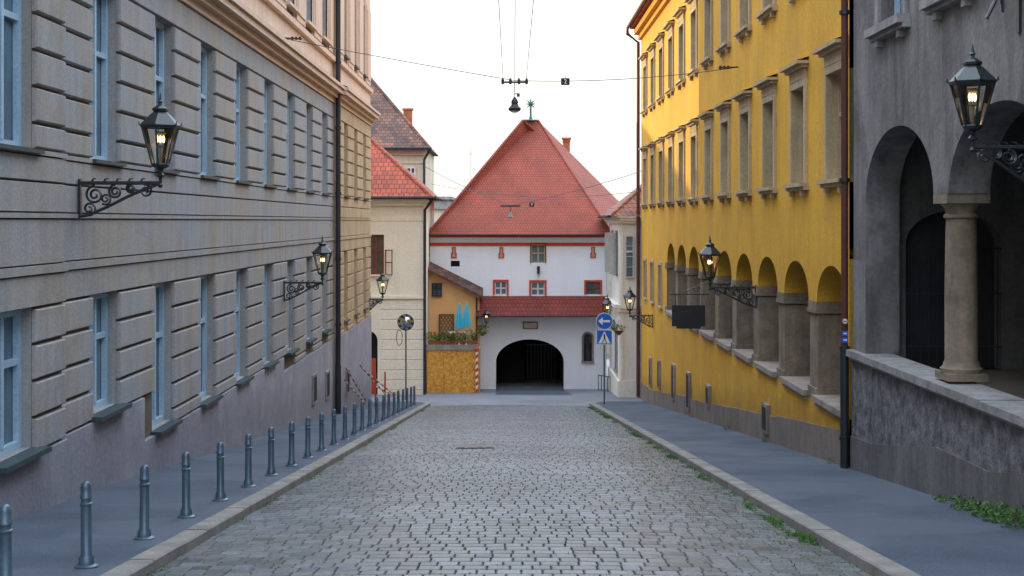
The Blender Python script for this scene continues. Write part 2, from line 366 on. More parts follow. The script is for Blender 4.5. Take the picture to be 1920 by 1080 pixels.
for i in range(4):
    o=MB(); o.box(-1.0+i*.18,-.88+i*.18,26.9,28.0,.012,.02); g.add([(x,y,gz(y)+crown(x)+.008+z) for x,y,z in o.v],o.f)
top(g,'manhole_cover',[M_kerb],(-.7,27.4,gz(27.4)),'pale rectangular manhole cover set into the cobbles','manhole cover')

# ------------------------------------------------------------ LEFT BUILDING
XL=-5.45
LB=thing('town_house',(XL,30,gz(30)),'long rusticated grey-beige building beside the sloping pavement','building')
mL=mapL(XL)
wst=[14.3]+[17.98+3.13*i for i in range(8)]; WW=1.2
gb=[-2.53,-2.53]+[-3.2]*7
RIS0=16.56; RIS1=42.4; END=52.8; LT=11.
def holesL(idx):
    hs=[]
    for i in idx:
        u=wst[i]; hs+=[(u,u+WW,gb[i],-.97),(u,u+WW,.8,3.15),(u,u+WW,5.3,7.9)]
    return hs
w=MB()
mN=mapL(XL+.1)
N0=(11.2,12.4)
wallgrid(w,mN,2,RIS0,-9,LT,[(N0[0],N0[1],.8,3.15),(N0[0],N0[1],-2.3,-.97)]+holesL([0]),.24,2,0)
wallgrid(w,mL,RIS0,RIS1,-10,LT,holesL(range(1,9)),.24,2,0)
eW=[(44.3,45.3),(47.2,48.2),(50.1,51.1)]
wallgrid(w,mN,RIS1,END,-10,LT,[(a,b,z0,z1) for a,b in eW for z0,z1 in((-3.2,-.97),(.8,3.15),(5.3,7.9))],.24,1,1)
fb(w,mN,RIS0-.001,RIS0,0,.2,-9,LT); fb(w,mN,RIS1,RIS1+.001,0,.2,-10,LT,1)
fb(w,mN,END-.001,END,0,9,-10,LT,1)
part(w,'wall',[M_left,M_left_glow,M_joint],LB)
c=MB(); fb(c,mL,RIS0,RIS1,.242,9,-10,LT); fb(c,mN,2,RIS0-.01,.242,9,-10,LT-.01); fb(c,mN,RIS1+.01,END-.01,.242,9,-10,LT-.01); part(c,'building_core',[M_dark],LB)
r=MB()
def pier(u0,u1,mp,z,zb,mi):
    while z-.05>zb:
        z1=max(z-.41,zb)
        if z1-zb<.15: z1=zb
        block(r,mp,u0,u1,z1,z,0,.06,.02,mi,g=.017); z=z1
def section(ua,ub,mp,ws,pl,mi=0):
    edges=[ua]+[x for a in ws for x in a]+[ub]
    for i in range(0,len(edges),2):
        a,b=edges[i],edges[i+1]
        if b-a<.15: continue
        pier(a,b,mp,3.15,.8,mi); pier(a,b,mp,-.97,pl((a+b)/2),mi)
    for z0,z1 in((-.97,-.6),(-.5,.03),(.09,.44),(.44,.74),(3.15,3.6)):
        block(r,mp,ua,ub,z0,z1,0,.055,.01,mi,g=.008)
pl=lambda u: -2.6 if u<20.4 else (-3.25 if u<33 else -3.6)
section(2,RIS0,mN,[N0,(wst[0],wst[0]+WW)],pl)
section(RIS0,RIS1,mL,[(u,u+WW) for u in wst[1:]],pl)
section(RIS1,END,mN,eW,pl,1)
part(r,'rustication',[M_left,M_left_glow],LB)
s=MB()
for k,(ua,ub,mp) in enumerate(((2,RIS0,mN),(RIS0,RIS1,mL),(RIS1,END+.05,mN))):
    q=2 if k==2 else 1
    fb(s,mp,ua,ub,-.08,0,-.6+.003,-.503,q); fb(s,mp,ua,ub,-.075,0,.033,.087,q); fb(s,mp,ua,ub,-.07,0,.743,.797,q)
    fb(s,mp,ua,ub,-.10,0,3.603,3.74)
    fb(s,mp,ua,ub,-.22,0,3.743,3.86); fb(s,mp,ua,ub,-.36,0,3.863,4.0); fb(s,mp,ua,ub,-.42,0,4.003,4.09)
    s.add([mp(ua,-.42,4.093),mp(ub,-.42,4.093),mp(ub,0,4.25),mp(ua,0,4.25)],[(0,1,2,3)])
part(s,'cornice',[M_left2,M_left,M_left_glow],LB)
s=MB()
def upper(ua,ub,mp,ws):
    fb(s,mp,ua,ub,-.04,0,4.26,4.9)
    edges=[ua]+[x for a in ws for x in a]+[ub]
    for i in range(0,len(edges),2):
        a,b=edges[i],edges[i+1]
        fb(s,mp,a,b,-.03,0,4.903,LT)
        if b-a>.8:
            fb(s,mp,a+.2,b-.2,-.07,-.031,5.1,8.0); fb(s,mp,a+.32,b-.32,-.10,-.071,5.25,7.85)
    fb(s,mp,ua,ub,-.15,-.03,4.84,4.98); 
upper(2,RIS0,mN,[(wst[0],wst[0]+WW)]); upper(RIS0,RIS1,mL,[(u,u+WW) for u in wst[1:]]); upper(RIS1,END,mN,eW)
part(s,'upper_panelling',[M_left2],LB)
s=MB()
for ua,ub in((2,16.56),(16.56,20.4),(20.4,33),(33,42.4),(42.4,END)):
    mp=mN if (ub<=16.56 or ua>=42.4) else mL
    zt=pl((ua+ub)/2)
    fb(s,mp,ua,ub,-.08,0,-10,zt-.003)
part(s,'plinth',[M_plinthL],LB)
mo=mapL(0)
WL1=winset('wl1',mo,WW,1.56,.2,(M_glass,M_frame,M_sillm),sill=(.2,.06),t=.08)
WL2=winset('wl2',mo,WW,2.23,.2,(M_glass,M_frame,M_sillm),sill=(.17,.06),t=.08)
WL3=winset('wl3',mo,WW,2.35,.2,(M_glass,M_frame,M_sillm),sill=(.12,.05),t=.08)
WL4=winset('wl4',mo,WW,2.6,.2,(M_glass,M_frame,M_left2),sill=(.16,.08),surround=.14)
for i,u in enumerate(wst):
    x=XL+.1 if i==0 else XL
    place(WL1 if gb[i]>-3 else WL2,LB,(x,u,gb[i])); place(WL3,LB,(x,u,.8)); place(WL4,LB,(x,u,5.3))
WE=[winset('we%d'%k,mo,1.0,h,.2,(M_gold,M_white,M_sillm),sill=(.14,.05)) for k,h in enumerate((2.23,2.35,2.6))]
for a,b in eW:
    for k,z in enumerate((-3.2,.8,5.3)): place(WE[k],LB,(XL+.1,a,z))
for u,z in((37.6,-5.0),(40.3,-5.2),(44.5,-5.6)):
    s=MB(); mp=mN if u>42 else mL
    fb(s,mp,u,u+.7,-.13,-.05,z,z+.8,0); fb(s,mp,u+.07,u+.63,-.135,-.131,z+.07,z+.73,1)
    part(s,'basement_window',[M_ledge,M_dark],LB)
s=MB(); fb(s,mL,1.9,END+.3,-.7,9.2,LT,LT+.25); fb(s,mL,1.9,END+.2,-.4,9,LT-.3,LT-.01); part(s,'roof',[M_tileB],LB)
s=MB(); x=XL+.22
s.tube([(x,42.25,LT-.4),(x,42.25,gz(42.25)+.1)],.075,10)
for k in range(8): s.tube([(x,42.25,-5.2+k*2),(x,42.25,-5.12+k*2)],.095,10)
s.tube([(x,42.25,-4.4),(x,42.25,gz(42.25)+.1)],.09,10)
part(s,'downpipe',[M_pipeG],LB,smooth=True)

# ------------------------------------------------------------ YELLOW BUILDING
XR=5.3
YB=thing('yellow_building',(XR,38,gz(38)),'ochre yellow building with arcade and stone window surrounds','building')
mR=mapR(XR); Y0=21.65; Y1=55.9
au=[21.75+2.85*i for i in range(9)]; AW=2.2
mw=[21.95+2.87*i for i in range(12)]; MWW=1.1
w=MB()
hs=[(u,u+MWW,.68,2.42) for u in mw]+[(u,u+MWW,4.3,6.0) for u in mw]
wallgrid(w,mR,Y0,Y1,-.6,7.75,hs,.3,0,1)
ex=[(48.3,49.1),(51.1,51.9),(53.7,54.5)]
wallgrid(w,mR,au[-1]+AW,Y1,-3.1,-.6,[(a,b,-3.0,-1.55) for a,b in ex],.3,0,1)
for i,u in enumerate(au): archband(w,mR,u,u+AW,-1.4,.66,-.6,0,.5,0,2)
for i in range(9):
    a=au[i]+AW; b=au[i+1] if i<8 else a+.3
    if i<8: fb(w,mR,a,b,.0,.5,-1.4,-.6)
fb(w,mR,Y0,au[0],0,.5,-3.1,-.6)
wallgrid(w,mR,Y0,Y1,-9.5,-3.1,[],.3)
fb(w,mR,Y1-.002,Y1,0,10,-9.5,7.75)
part(w,'wall',[M_yel,M_beige,M_yel_in],YB)
c=MB(); fb(c,mR,Y0,Y1-.01,.31,10,-.45,7.75); fb(c,mR,au[-1]+AW,Y1-.01,.31,3,-3.09,-.5); fb(c,mR,Y0,Y1-.01,.5,10,-9.5,-3.12); part(c,'building_core',[M_dark],YB)
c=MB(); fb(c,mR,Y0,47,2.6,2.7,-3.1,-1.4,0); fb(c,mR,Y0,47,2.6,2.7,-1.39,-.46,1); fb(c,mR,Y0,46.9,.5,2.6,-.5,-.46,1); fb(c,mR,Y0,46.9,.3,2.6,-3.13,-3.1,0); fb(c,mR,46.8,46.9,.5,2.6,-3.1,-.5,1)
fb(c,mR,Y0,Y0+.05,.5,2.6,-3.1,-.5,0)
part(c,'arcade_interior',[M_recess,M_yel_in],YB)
for i in range(0,9):
    a=au[i]+AW; b=au[i+1] if i<8 else a+.5
    s=MB(); fb(s,mR,a+.02,b-.02,.02,.5,-3.0,-1.62); fb(s,mR,a-.03,b+.03,-.03,.53,-1.60,-1.54); fb(s,mR,a-.01,b+.01,-.012,.512,-1.538,-1.402); fb(s,mR,a-.02,b+.02,-.015,.52,-3.09,-2.9)
    part(s,'pier',[M_stone],YB)
for u in au:
    s=MB(); fb(s,mR,u+.01,u+AW-.01,-.10,.5,-3.1,-3.0); fb(s,mR,u+.05,u+AW-.05,-.05,.0,-3.17,-3.103); part(s,'ledge',[M_plY],YB)
s=MB(); n=12
for k in range(n):
    u=Y0+(Y1-Y0)*k/n; u1=Y0+(Y1-Y0)*(k+1)/n; h=.62+U(-.04,.04)
    s.hexa([mR(u,-.04,-9.5),mR(u1,-.04,-9.5),mR(u1,0,-9.5),mR(u,0,-9.5),mR(u,-.04,gz(u)+h),mR(u1,-.04,gz(u1)+h),mR(u1,0,gz(u1)+h),mR(u,0,gz(u)+h)])
part(s,'plinth',[M_plY],YB)
WY1=winset('wy1',mapR(0),MWW,1.74,.24,(M_gold,M_beige,M_beige),sill=(.16,.07),hood=True,surround=.13)
WY2=winset('wy2',mapR(0),MWW,1.7,.24,(M_gold,M_beige,M_beige),sill=(.16,.07),hood=True,surround=.13)
for u in mw:
    place(WY1,YB,(XR,u,.68)); place(WY2,YB,(XR,u,4.3))
WY3=winset('wy3',mapR(0),.8,1.45,.24,(M_gold,M_wood,M_beige),sill=(.1,.06),surround=.1)
for a,b in ex: place(WY3,YB,(XR,a,-3.0))
for u,wd,z0,z1 in((28.2,.55,-4.35,-3.75),(40.5,.6,-5.55,-4.45),(44.3,.55,-5.75,-4.6),(48.6,.5,-5.9,-4.9),(51.6,.5,-6.2,-5.1),(36.5,.5,-4.9,-4.35)):
    s=MB(); fb(s,mR,u,u+wd,-.085,0,z0,z1,0); fb(s,mR,u+.07,u+wd-.07,-.09,-.086,z0+.07,z1-.07,1); part(s,'basement_window',[M_plY,M_dark],YB)
s=MB()
fb(s,mR,Y0,Y1+.1,-.12,0,7.3,7.5,0); fb(s,mR,Y0,Y1+.15,-.28,0,7.503,7.72,0)
fb(s,mR,Y0,Y1+.2,-.45,10,7.753,7.85,1)
s.add([mR(Y0,-.45,7.853),mR(Y1+.2,-.45,7.853),mR(Y1+.2,5,11),mR(Y0,5,11)],[(0,1,2,3)],1)
s.add([mR(Y1+.2,-.45,7.853),mR(Y1+.2,5,11),mR(Y1+.2,10,7.853)],[(0,1,2)],1)
s.tube([mR(Y0,-.52,7.84),mR(Y1+.25,-.52,7.84)],.07,8,2)
part(s,'roof',[M_yel,M_tileS,M_pipeR],YB)
s=MB(); x=XR-.11
s.tube([(x,21.5,10.4),(x,21.5,-2.0)],.055,10,0); s.tube([(x,21.5,-2.0),(x,21.5,gz(21.5)+.1)],.07,10,1)
for z in(-2,0.6,3.2,-3.4): s.tube([(x,21.5,z),(x,21.5,z+.06)],.085,10,1)
part(s,'downpipe',[M_pipeR,M_iron],YB,smooth=True)
s=MB(); xx=XR-.55
s.tube([(xx,56.0,7.8),(xx,56.0,7.55),(XR-.12,56.0,7.2),(XR-.12,56.0,gz(56)+.05)],.07,8); part(s,'downpipe',[M_pipeR],YB,smooth=True)

# ------------------------------------------------------------ GREY BUILDING
GB=thing('grey_building',(XR,15,gz(15)),'weathered grey building with round-arched loggia and stone column','building')
G1=21.38; s0=-1.98; GTP=10.3; CU=17.05
w=MB()
wallgrid(w,mR,2,G1,1.5,GTP,[(18.6,19.8,2.75,5.2),(15.9,17.1,2.75,5.2),(13.2,14.4,2.75,5.2)],.3,0,0)
archband(w,mR,CU+.3,20.65,.33,.97,1.5,0,.5,0,0,28); archband(w,mR,13.35,CU-.3,.33,.97,1.5,0,.5,0,0,28)
fb(w,mR,CU-.3,CU+.3,0,.5,.33,1.5)
fb(w,mR,20.65,G1,0,.5,s0,1.5); fb(w,mR,2,13.35,0,.5,s0,1.5)
fb(w,mR,G1-.002,G1,0,9,-9,GTP)
part(w,'wall',[M_gray],GB)
c=MB(); fb(c,mR,2,G1-.01,.31,9,1.6,GTP); fb(c,mR,2,G1-.01,.31,9,-7,-2.3); part(c,'building_core',[M_dark],GB)
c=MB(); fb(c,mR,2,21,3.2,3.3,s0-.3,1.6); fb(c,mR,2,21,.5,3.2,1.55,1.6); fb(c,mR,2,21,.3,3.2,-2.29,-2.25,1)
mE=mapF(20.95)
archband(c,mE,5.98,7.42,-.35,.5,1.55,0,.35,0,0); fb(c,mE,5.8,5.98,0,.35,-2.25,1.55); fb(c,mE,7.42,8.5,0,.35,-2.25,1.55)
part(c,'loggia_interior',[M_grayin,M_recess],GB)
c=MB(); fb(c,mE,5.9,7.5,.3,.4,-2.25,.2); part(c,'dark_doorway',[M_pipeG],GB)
s=MB()
for k in range(11):
    x=6.05+k*.13; s.tube([(x,20.9,-2.2),(x,20.9,-.38)],.009,6)
for z in(-1.9,-1.1,-.42): s.tube([(5.99,20.9,z),(7.41,20.9,z)],.013,6)
part(s,'iron_gate',[M_iron],GB)
s=MB()
s.box(5.3+.01,5.3+.49,CU-.27,CU+.27,s0+.03,s0+.12)
s.lathe((5.55,CU,0),[(.25,s0+.12),(.255,s0+.17),(.22,s0+.2),(.21,s0+.24),(.195,s0+.27),(.198,-.9),(.185,-.1),(.18,.02),(.21,.04),(.21,.07),(.185,.09),(.19,.13),(.25,.21)],24)
s.box(5.29,5.81,CU-.28,CU+.28,.212,.328)
part(s,'column',[M_stone],GB,smooth=True)
s=MB(); u=2.
while u<G1-.1:
    u1=min(u+U(1.3,1.9),G1); zj=U(-.006,.006); fb(s,mR,u+.004,u1-.004,-.13+U(-.012,.012),.4,s0-.1,s0+zj); u=u1
fb(s,mR,2,G1,-.07,0,s0-.15,s0-.103); 
part(s,'parapet_coping',[M_ledge],GB)
s=MB(); fb(s,mR,2,G1,-.03,.28,-9,s0-.153); part(s,'roughcast_parapet',[M_rough],GB)
s=MB(); us=[2,5,8,11,13.2,15.2,17.1,19,20.2,G1]; hh=[.62,.6,.66,.58,.68,.55,.7,.6,.55,.6]
for k in range(len(us)-1):
    u,u1=us[k],us[k+1]
    s.hexa([mR(u,-.05,-9),mR(u1,-.05,-9),mR(u1,-.02,-9),mR(u,-.02,-9),mR(u,-.05,gz(u)+hh[k]),mR(u1,-.05,gz(u1)+hh[k+1]),mR(u1,-.02,gz(u1)+hh[k+1]),mR(u,-.02,gz(u)+hh[k])])
part(s,'plinth',[M_plG],GB)
s=MB(); fb(s,mR,20.65,G1,-.012,-.001,s0,-.6)
part(s,'corner_plaster',[M_plG],GB)
WG=winset('wg',mapR(0),1.2,2.45,.28,(M_glass,M_frame,M_ledge),sill=(.18,.12),hood=True,surround=.16)
for u in(18.6,15.9,13.2): place(WG,GB,(XR,u,2.75))
s=MB(); fb(s,mR,2,G1,-.5,9,GTP+.003,GTP+.3); part(s,'roof',[M_tileB],GB)

# ------------------------------------------------------------ GATE TOWER
GT=thing('gate_tower',(.4,62,gz(62)),'white medieval gate tower with tall red tiled roof and archway','gate')
mG=mapF(62.)
gu=lambda px:(px-CX)/F*62; gzv=lambda py:(CY-py)/F*62
gx0=-3.58; gx1=gu(1137)
w=MB(); 
zt=gzv(440)
wins=[(gu(996),gu(1022),gzv(493),gzv(457)),(gu(928),gu(950),gzv(553),gzv(528)),(gu(996),gu(1021),gzv(554),gzv(529)),(gu(1099),gu(1125),gzv(552),gzv(529)),(gu(845),gu(862),gzv(500),gzv(489))]
a0,a1=gu(930),gu(1057)
wallgrid(w,mG,gx0,gx1,-5.0,zt,wins,.3,0,0)
wallgrid(w,mG,gx0,a0,-9,-5.0,[],.3); wallgrid(w,mG,a1,gx1,-9,-5.0,[(gu(1094),gu(1110),gzv(677),gzv(625))],.25,0,0)
archband(w,mG,gu(1094),gu(1110),gzv(633),.19,gzv(625)+.002,-.002,.2,0,0)
archband(w,mG,a0,a1,-6.3,1.0,-5.0,0,5,0,1,24)
for a in(a0,a1): fb(w,mG,a-.001 if a==a0 else a,a if a==a0 else a+.001,0,5,-9,-6.3,1)
fb(w,mG,gx0,gx0+.01,0,9,-9,zt); fb(w,mG,gx1-.01,gx1,0,9,-9,zt)
part(w,'wall',[M_gatew,M_grayin],GT)
c=MB(); fb(c,mG,gx0+.02,gx1-.02,.31,9,-4.9,zt); fb(c,mG,a0-1,a1+1,5.0,5.1,-9,-4.9); fb(c,mG,a1+.02,gx1-.02,.26,4.9,-9,-4.9); part(c,'building_core',[M_dark],GT)
c=MB(); fb(c,mG,a0+.15,a0+1.3,3.2,3.3,-7.7,-5.75,0)
for k in range(9): fb(c,mG,a0+1.45+k*.16,a0+1.48+k*.16,3.2,3.24,-7.7,-5.8,1)
fb(c,mG,a0+1.4,a1-.1,3.2,3.25,-5.85,-5.8,1); part(c,'passage_gate',[M_dark,M_iron],GT)
r=MB()
def rp(px,py,d): return tuple(P(px,py,d))
FL=(gx0-.1,61.6,gzv(439)); FR=(gu(1148)*61.6/62,61.6,gzv(439)); BR=rp(1165,382,70); BL=(-3.6,71,gzv(439)); A1=rp(980,226,66); A2=rp(1009,226,67)
r.add([FL,FR,BR,BL,A1,A2],[(0,1,5,4),(1,2,5),(2,3,4,5),(3,0,4),(3,2,1,0)],0)
r.tube([FL,A1],.06,6,0); r.tube([FR,A2],.06,6,0); r.tube([A1,A2],.06,6,0)
r.tube([(FL[0],61.56,FL[2]-.02),(FR[0],61.56,FR[2]-.02)],.05,6,1)
ro=part(r,'roof',[M_tileR,M_pipeR],GT)
s=MB(); x,yy,z=P(1062,262,68.5); s.box(x-.17,x+.17,yy-.17,yy+.17,z-1.3,z); s.box(x-.23,x+.23,yy-.23,yy+.23,z,z+.1); s.box(x-.2,x+.2,yy-.2,yy+.2,z-.12,z-.06); part(s,'chimney',[M_terra],ro)
s=MB(); c0=P(995,195,66.5); s.tube([(c0.x,c0.y,P(0,228,66.5).z),(c0.x,c0.y,c0.z)],.05,8); s.lathe((c0.x,c0.y,P(0,226,66.5).z),[(.35,0),(.10,.06),(.06,.2)],8)
for k in range(8):
    a=math.pi/4*k; s.tube([c0,c0+Vector((math.cos(a)*.28,0,math.sin(a)*.28))],[.06,.01],6)
for dy in(-.2,.2): s.tube([c0,c0+Vector((0,dy,0))],[.05,.008],6)
part(s,'star_finial',[M_green],ro)
s=MB(); fb(s,mG,gx0,gx1,-.05,0,gzv(461),gzv(455)); fb(s,mG,gx0,gx1,-.2,0,zt-.12,zt-.003); 
for px in(851,940,1112):
    u=gu(px); fb(s,mG,u-.09,u+.09,-.03,0,gzv(475),gzv(463)); fb(s,mG,u-.13,u+.13,-.034,0,gzv(484),gzv(475)+.02)
part(s,'red_trim',[M_redp],GT)
s=MB()
for px in(851,940,1112):
    u=gu(px); fb(s,mG,u-.04,u+.04,-.036,-.001,gzv(478),gzv(465)); fb(s,mG,u-.07,u+.07,-.038,-.001,gzv(482),gzv(477))
part(s,'loophole',[M_beige],GT)
for i,(a,b,c0_,d0) in enumerate(wins[:4]):
    if i<1: ws=winset('g%d'%i,mapF(0),b-a,d0-c0_,.14,(M_glass,M_beige,M_wood),transom=.5,t=.05,surround=.05)
    else: ws=winset('g%d'%i,mapF(0),b-a,d0-c0_,.12,(M_glass,M_white if i<3 else M_wood,M_redp),surround=.09,transom=.5,t=.04)
    place(ws,GT,(a,62,c0_))
a,b,c_,d_=wins[4]; s=MB(); fb(s,mG,a+.02,b-.02,.2,.25,c_,d_); part(s,'slit_window',[M_dark],GT)
s=MB()
u0,u1=gu(893),gu(1138)
s.hexa([mG(u0,-.9,-4.22),mG(u1,-.9,-4.22),mG(u1,0,-3.45),mG(u0,0,-3.45),mG(u0,-.9,-4.14),mG(u1,-.9,-4.14),mG(u1,0,-3.36),mG(u0,0,-3.36)],0)
s.tube([mG(u0,-.93,-4.2),mG(u1,-.93,-4.2)],.05,6,1); part(s,'canopy_roof',[M_tileC,M_pipeR],GT)
s=MB(); fb(s,mG,gu(980),gu(1009),-.04,0,gzv(617),gzv(603),0); fb(s,mG,gu(983),gu(1006),-.045,-.041,gzv(614.5),gzv(605.5),1)
part(s,'stone_plaque',[M_stone,M_pink],GT)
s=MB(); n0,n1=gu(1094),gu(1110)
zc=gzv(633)
n=16; cx=(n0+n1)/2; hw=(n1-n0)/2
for i in range(n):
    t0=math.pi*i/n; t1=math.pi*(i+1)/n
    q=[(cx+hw*math.cos(t0),zc+.19*math.sin(t0)),(cx+(hw+.08)*math.cos(t0),zc+.27*math.sin(t0)),(cx+(hw+.08)*math.cos(t1),zc+.27*math.sin(t1)),(cx+hw*math.cos(t1),zc+.19*math.sin(t1))]
    s.hexa([mG(a,-.05,b) for a,b in q]+[mG(a,0,b) for a,b in q])
fb(s,mG,n0-.08,n0,-.05,0,gzv(677),zc); fb(s,mG,n1,n1+.08,-.05,0,gzv(677),zc); fb(s,mG,n0-.1,n1+.1,-.12,.2,gzv(680),gzv(677))
fb(s,mG,n0,n1,.2,.25,gzv(677),gzv(625),1)
part(s,'niche',[M_ledge,M_grayin],GT)
s=MB(); cx=(n0+n1)/2; zb=gzv(677)
s.lathe((cx,62.05,zb),[(.14,0),(.15,.05),(.13,.3),(.11,.55),(.12,.72),(.13,.82),(.06,.88),(.045,.91),(.07,.95),(.08,1.0),(.065,1.06),(.02,1.1)],14)
s.tube([(cx-.12,62.02,zb+.8),(cx-.14,61.98,zb+.6),(cx-.03,61.9,zb+.55)],[.045,.04,.03],8); s.tube([(cx+.12,62.02,zb+.8),(cx+.15,61.98,zb+.62),(cx+.05,61.9,zb+.66)],[.045,.04,.03],8)
top(s,'statue',[M_statue],(cx,62.05,zb),'small dark robed statue standing in the wall niche','statue',smooth=True)
s=MB(); s.box(gu(1007),gu(1012),61.75,61.99,gzv(513),gzv(499)); part(s,'spotlight',[M_black],GT)

# ------------------------------------------------------------ WHITE HOUSE
WH=thing('white_house',(-6,58,gz(58)),'white plastered corner house with red hipped tile roof','house')
mW=mapF(58.); hu=lambda px:(px-CX)/F*58; hz=lambda py:(CY-py)/F*58
w=MB(); ztw=hz(372)
hw=[(hu(690),hu(720),hz(515),hz(440)),(hu(650),hu(672),hz(515),hz(440)),(hu(682),hu(708),-8,hz(622))]
wallgrid(w,mW,-18,-3.6,-8.5,ztw,hw,.25,0,0)
fb(w,mW,-3.601,-3.6,0,8,-8.5,ztw)
part(w,'wall',[M_wwhite],WH)
c=MB(); fb(c,mW,-18,-3.61,.26,8,-8.5,ztw); part(c,'building_core',[M_dark],WH)
s=MB()
fb(s,mW,-18,-3.55,-.1,0,hz(560),hz(555)); fb(s,mW,-18,-3.5,-.2,0,ztw-.3,ztw-.18); fb(s,mW,-18,-3.4,-.35,0,ztw-.177,ztw)
fb(s,mW,hu(688),hu(797),-.03,0,hz(414),hz(408)); fb(s,mW,hu(740),hu(744),-.03,0,hz(550),hz(420)); fb(s,mW,hu(790),hu(797),-.03,0,hz(550),hz(420))
part(s,'cornice',[M_wwhite],WH)
s=MB(); z=hz(562)
while z>-7.2:
    z1=z-.42
    block(s,mW,hu(713),-3.6,z1,z,0,.03,.015)
    z=z1
part(s,'rustication',[M_wwhite],WH)
s=MB(); archband(s,mW,hu(682),hu(708),hz(640),.4,hz(618),-.02,.02,0,0); fb(s,mW,hu(682),hu(708),.2,.24,-8,hz(622),1); fb(s,mW,hu(688),hu(704),.15,.19,-7.4,hz(672),2); part(s,'door',[M_wwhite,M_dark,M_redp],WH)
a,b,c_,d_=hw[0]
ws=winset('wh',mapF(0),b-a,d_-c_,.2,(M_gold,M_dkred,M_wwhite),sill=(.12,.06),transom=.6)
place(ws,WH,(a,58,c_)); place(ws,WH,(hw[1][0]-.2,58,c_))
s=MB(); fb(s,mW,hu(722),hu(724),-.06,-.02,hz(515),hz(468)); fb(s,mW,hu(735),hu(737),-.3,-.26,hz(515),hz(468)); 
for py in(515,492,469): s.tube([mW(hu(723),-.04,hz(py)),mW(hu(736),-.28,hz(py))],.025,6)
part(s,'open_casement',[M_dkred],WH)
r=MB(); z=ztw+.02; C1=(-3.2,57.5,z); C2=(-3.2,66.4,z); C3=(-20,57.5,z); C4=(-20,66.4,z); Q1=(-7.6,62,4.95); Q2=(-20,62,4.95)
r.add([C1,C2,C3,C4,Q1,Q2],[(2,0,4,5),(0,1,4),(1,3,5,4),(0,2,3,1)],0); r.tube([C1,Q1],.08,6,0)
r.tube([(-20,57.42,z),(-3.1,57.42,z)],.07,6,1); r.tube([(-3.1,57.42,z),(-3.1,64,z)],.07,6,1)
r.tube([(-3.15,57.45,z),(-3.55,57.9,z-.5),(-3.56,57.9,gz(58))],.06,8,1)
part(r,'roof',[M_tileS,M_pipeG],WH)

# ------------------------------------------------------------ BROWN ROOF HOUSE
BH=thing('old_house',(-8,75,gz(75)),'old cream house with steep brown tiled roof and chimney','house')
mB=mapF(75.); z=P(0,279,75).z
w=MB(); fb(w,mB,-26,-4.6,0,9,-9,z); fb(w,mB,-26,-4.5,-.12,0,z-.35,z-.003); fb(w,mB,-26,-4.55,-.06,0,z-.8,z-.7)
part(w,'wall',[M_cream],BH)
ws=winset('bh',mapF(-.3),.5,.9,.28,(M_gold,M_white,M_cream)); place(ws,BH,(-5.6,75,z-1.9)); 
r=MB(); q=(-4.3,74.5,z+.02); q2=(-4.3,84.4,z+.02); a=(-26,74.5,z+.02); b=(-26,84.4,z+.02); t1=(-8.4,79.5,P(0,110,79.5).z*0.93); t2=(-26,79.5,t1[2])  # unseen left end of the ridge stretched to block low sun
r.add([q,q2,a,b,t1,t2],[(2,0,4,5),(0,1,4),(1,3,5,4),(0,2,3,1)],0); r.tube([q,t1],.09,6,0); r.tube([(-26,74.4,z),(-4.2,74.4,z)],.08,6,1); r.tube([(-4.25,74.45,z),(-4.62,74.8,z-.6),(-4.62,74.8,-3)],.07,6,1)
ro=part(r,'roof',[M_tileB,M_pipeG],BH)
s=MB(); c0=P(765,207,78); s.box(c0.x-.24,c0.x+.24,77.7,78.2,3,c0.z); s.box(c0.x-.3,c0.x+.3,77.65,78.25,c0.z,c0.z+.1); part(s,'chimney',[M_terra],ro)

def distant(x0,x1,d,pyt,base,label,m,nm):
    t=thing(nm,(x0,d,-8),label,'building'); w=MB(); X0=P(x0,0,d).x; X1=P(x1,0,d).x; zt=P(0,pyt,d).z
    w.box(X0,X1,d,d+12,-9,zt); part(w,'wall',[m],t)
    s=MB(); s.box(X0-.3,X1+.3,d-.3,d+12.3,zt,zt+.3); part(s,'roof',[M_ledge],t)
    s=MB(); zz=zt-1.2
    while zz>-2:
        n=max(2,int((X1-X0)/2.2))
        for k in range(n): s.box(X0+.5+k*2.2,X0+1.6+k*2.2,d-.05,d+.1,zz-1.1,zz)
        zz-=2.6
    part(s,'window_row',[M_glass],t,kind='stuff')
distant(770,842,140,374,-8,'pale grey flat-roofed block behind the gate',M_ledge,'apartment_block')
distant(800,850,120,392,-8,'cream low building behind the gate tower',M_cream,'apartment_block')
s=MB(); x,yy,zz=P(883,280,95); s.tube([(x,95,-4),(x,95,zz)],.022,6); 
s.tube([(x-.1,95,zz-.3),(x+.2,95,zz-.3)],.012,5)
s.box(x-.6,x+.6,94.6,95.6,-8.2,-4)
top(s,'roof_antenna',[M_pipeG],(x,95,-8.2),'thin metal television antenna mast on a roof','antenna')

# ------------------------------------------------------------ PALE HOUSE
PH=thing('pale_house',(4.5,58,gz(58)),'narrow cream house with tiled roof beside the gate','house')
XP=4.45; mP=mapR(XP)
w=MB(); wallgrid(w,mP,56.3,61.9,-9,.15,[(57.3,58.1,-2.2,-.5),(59.6,60.4,-2.2,-.5),(57.3,58.1,-6.2,-4.6)],.2,0,0)
w.add([(XP,56.3,-9),(14,56.3,-9),(14,56.3,.15),(XP,56.3,.15)],[(0,1,2,3)]); part(w,'wall',[M_white2],PH)
c=MB(); fb(c,mP,56.31,61.9,.21,9,-9,.14); part(c,'building_core',[M_dark],PH)
s=MB(); 
for z0,z1,o in((-3.55,-3.4,.2),(-3.7,-3.56,.1),(-.1,.0,.15),(.003,.15,.25)):
    s.box(XP-o,XP-.001,56.2,61.95,z0,z1); s.box(XP,14,56.3-o,56.298,z0,z1)
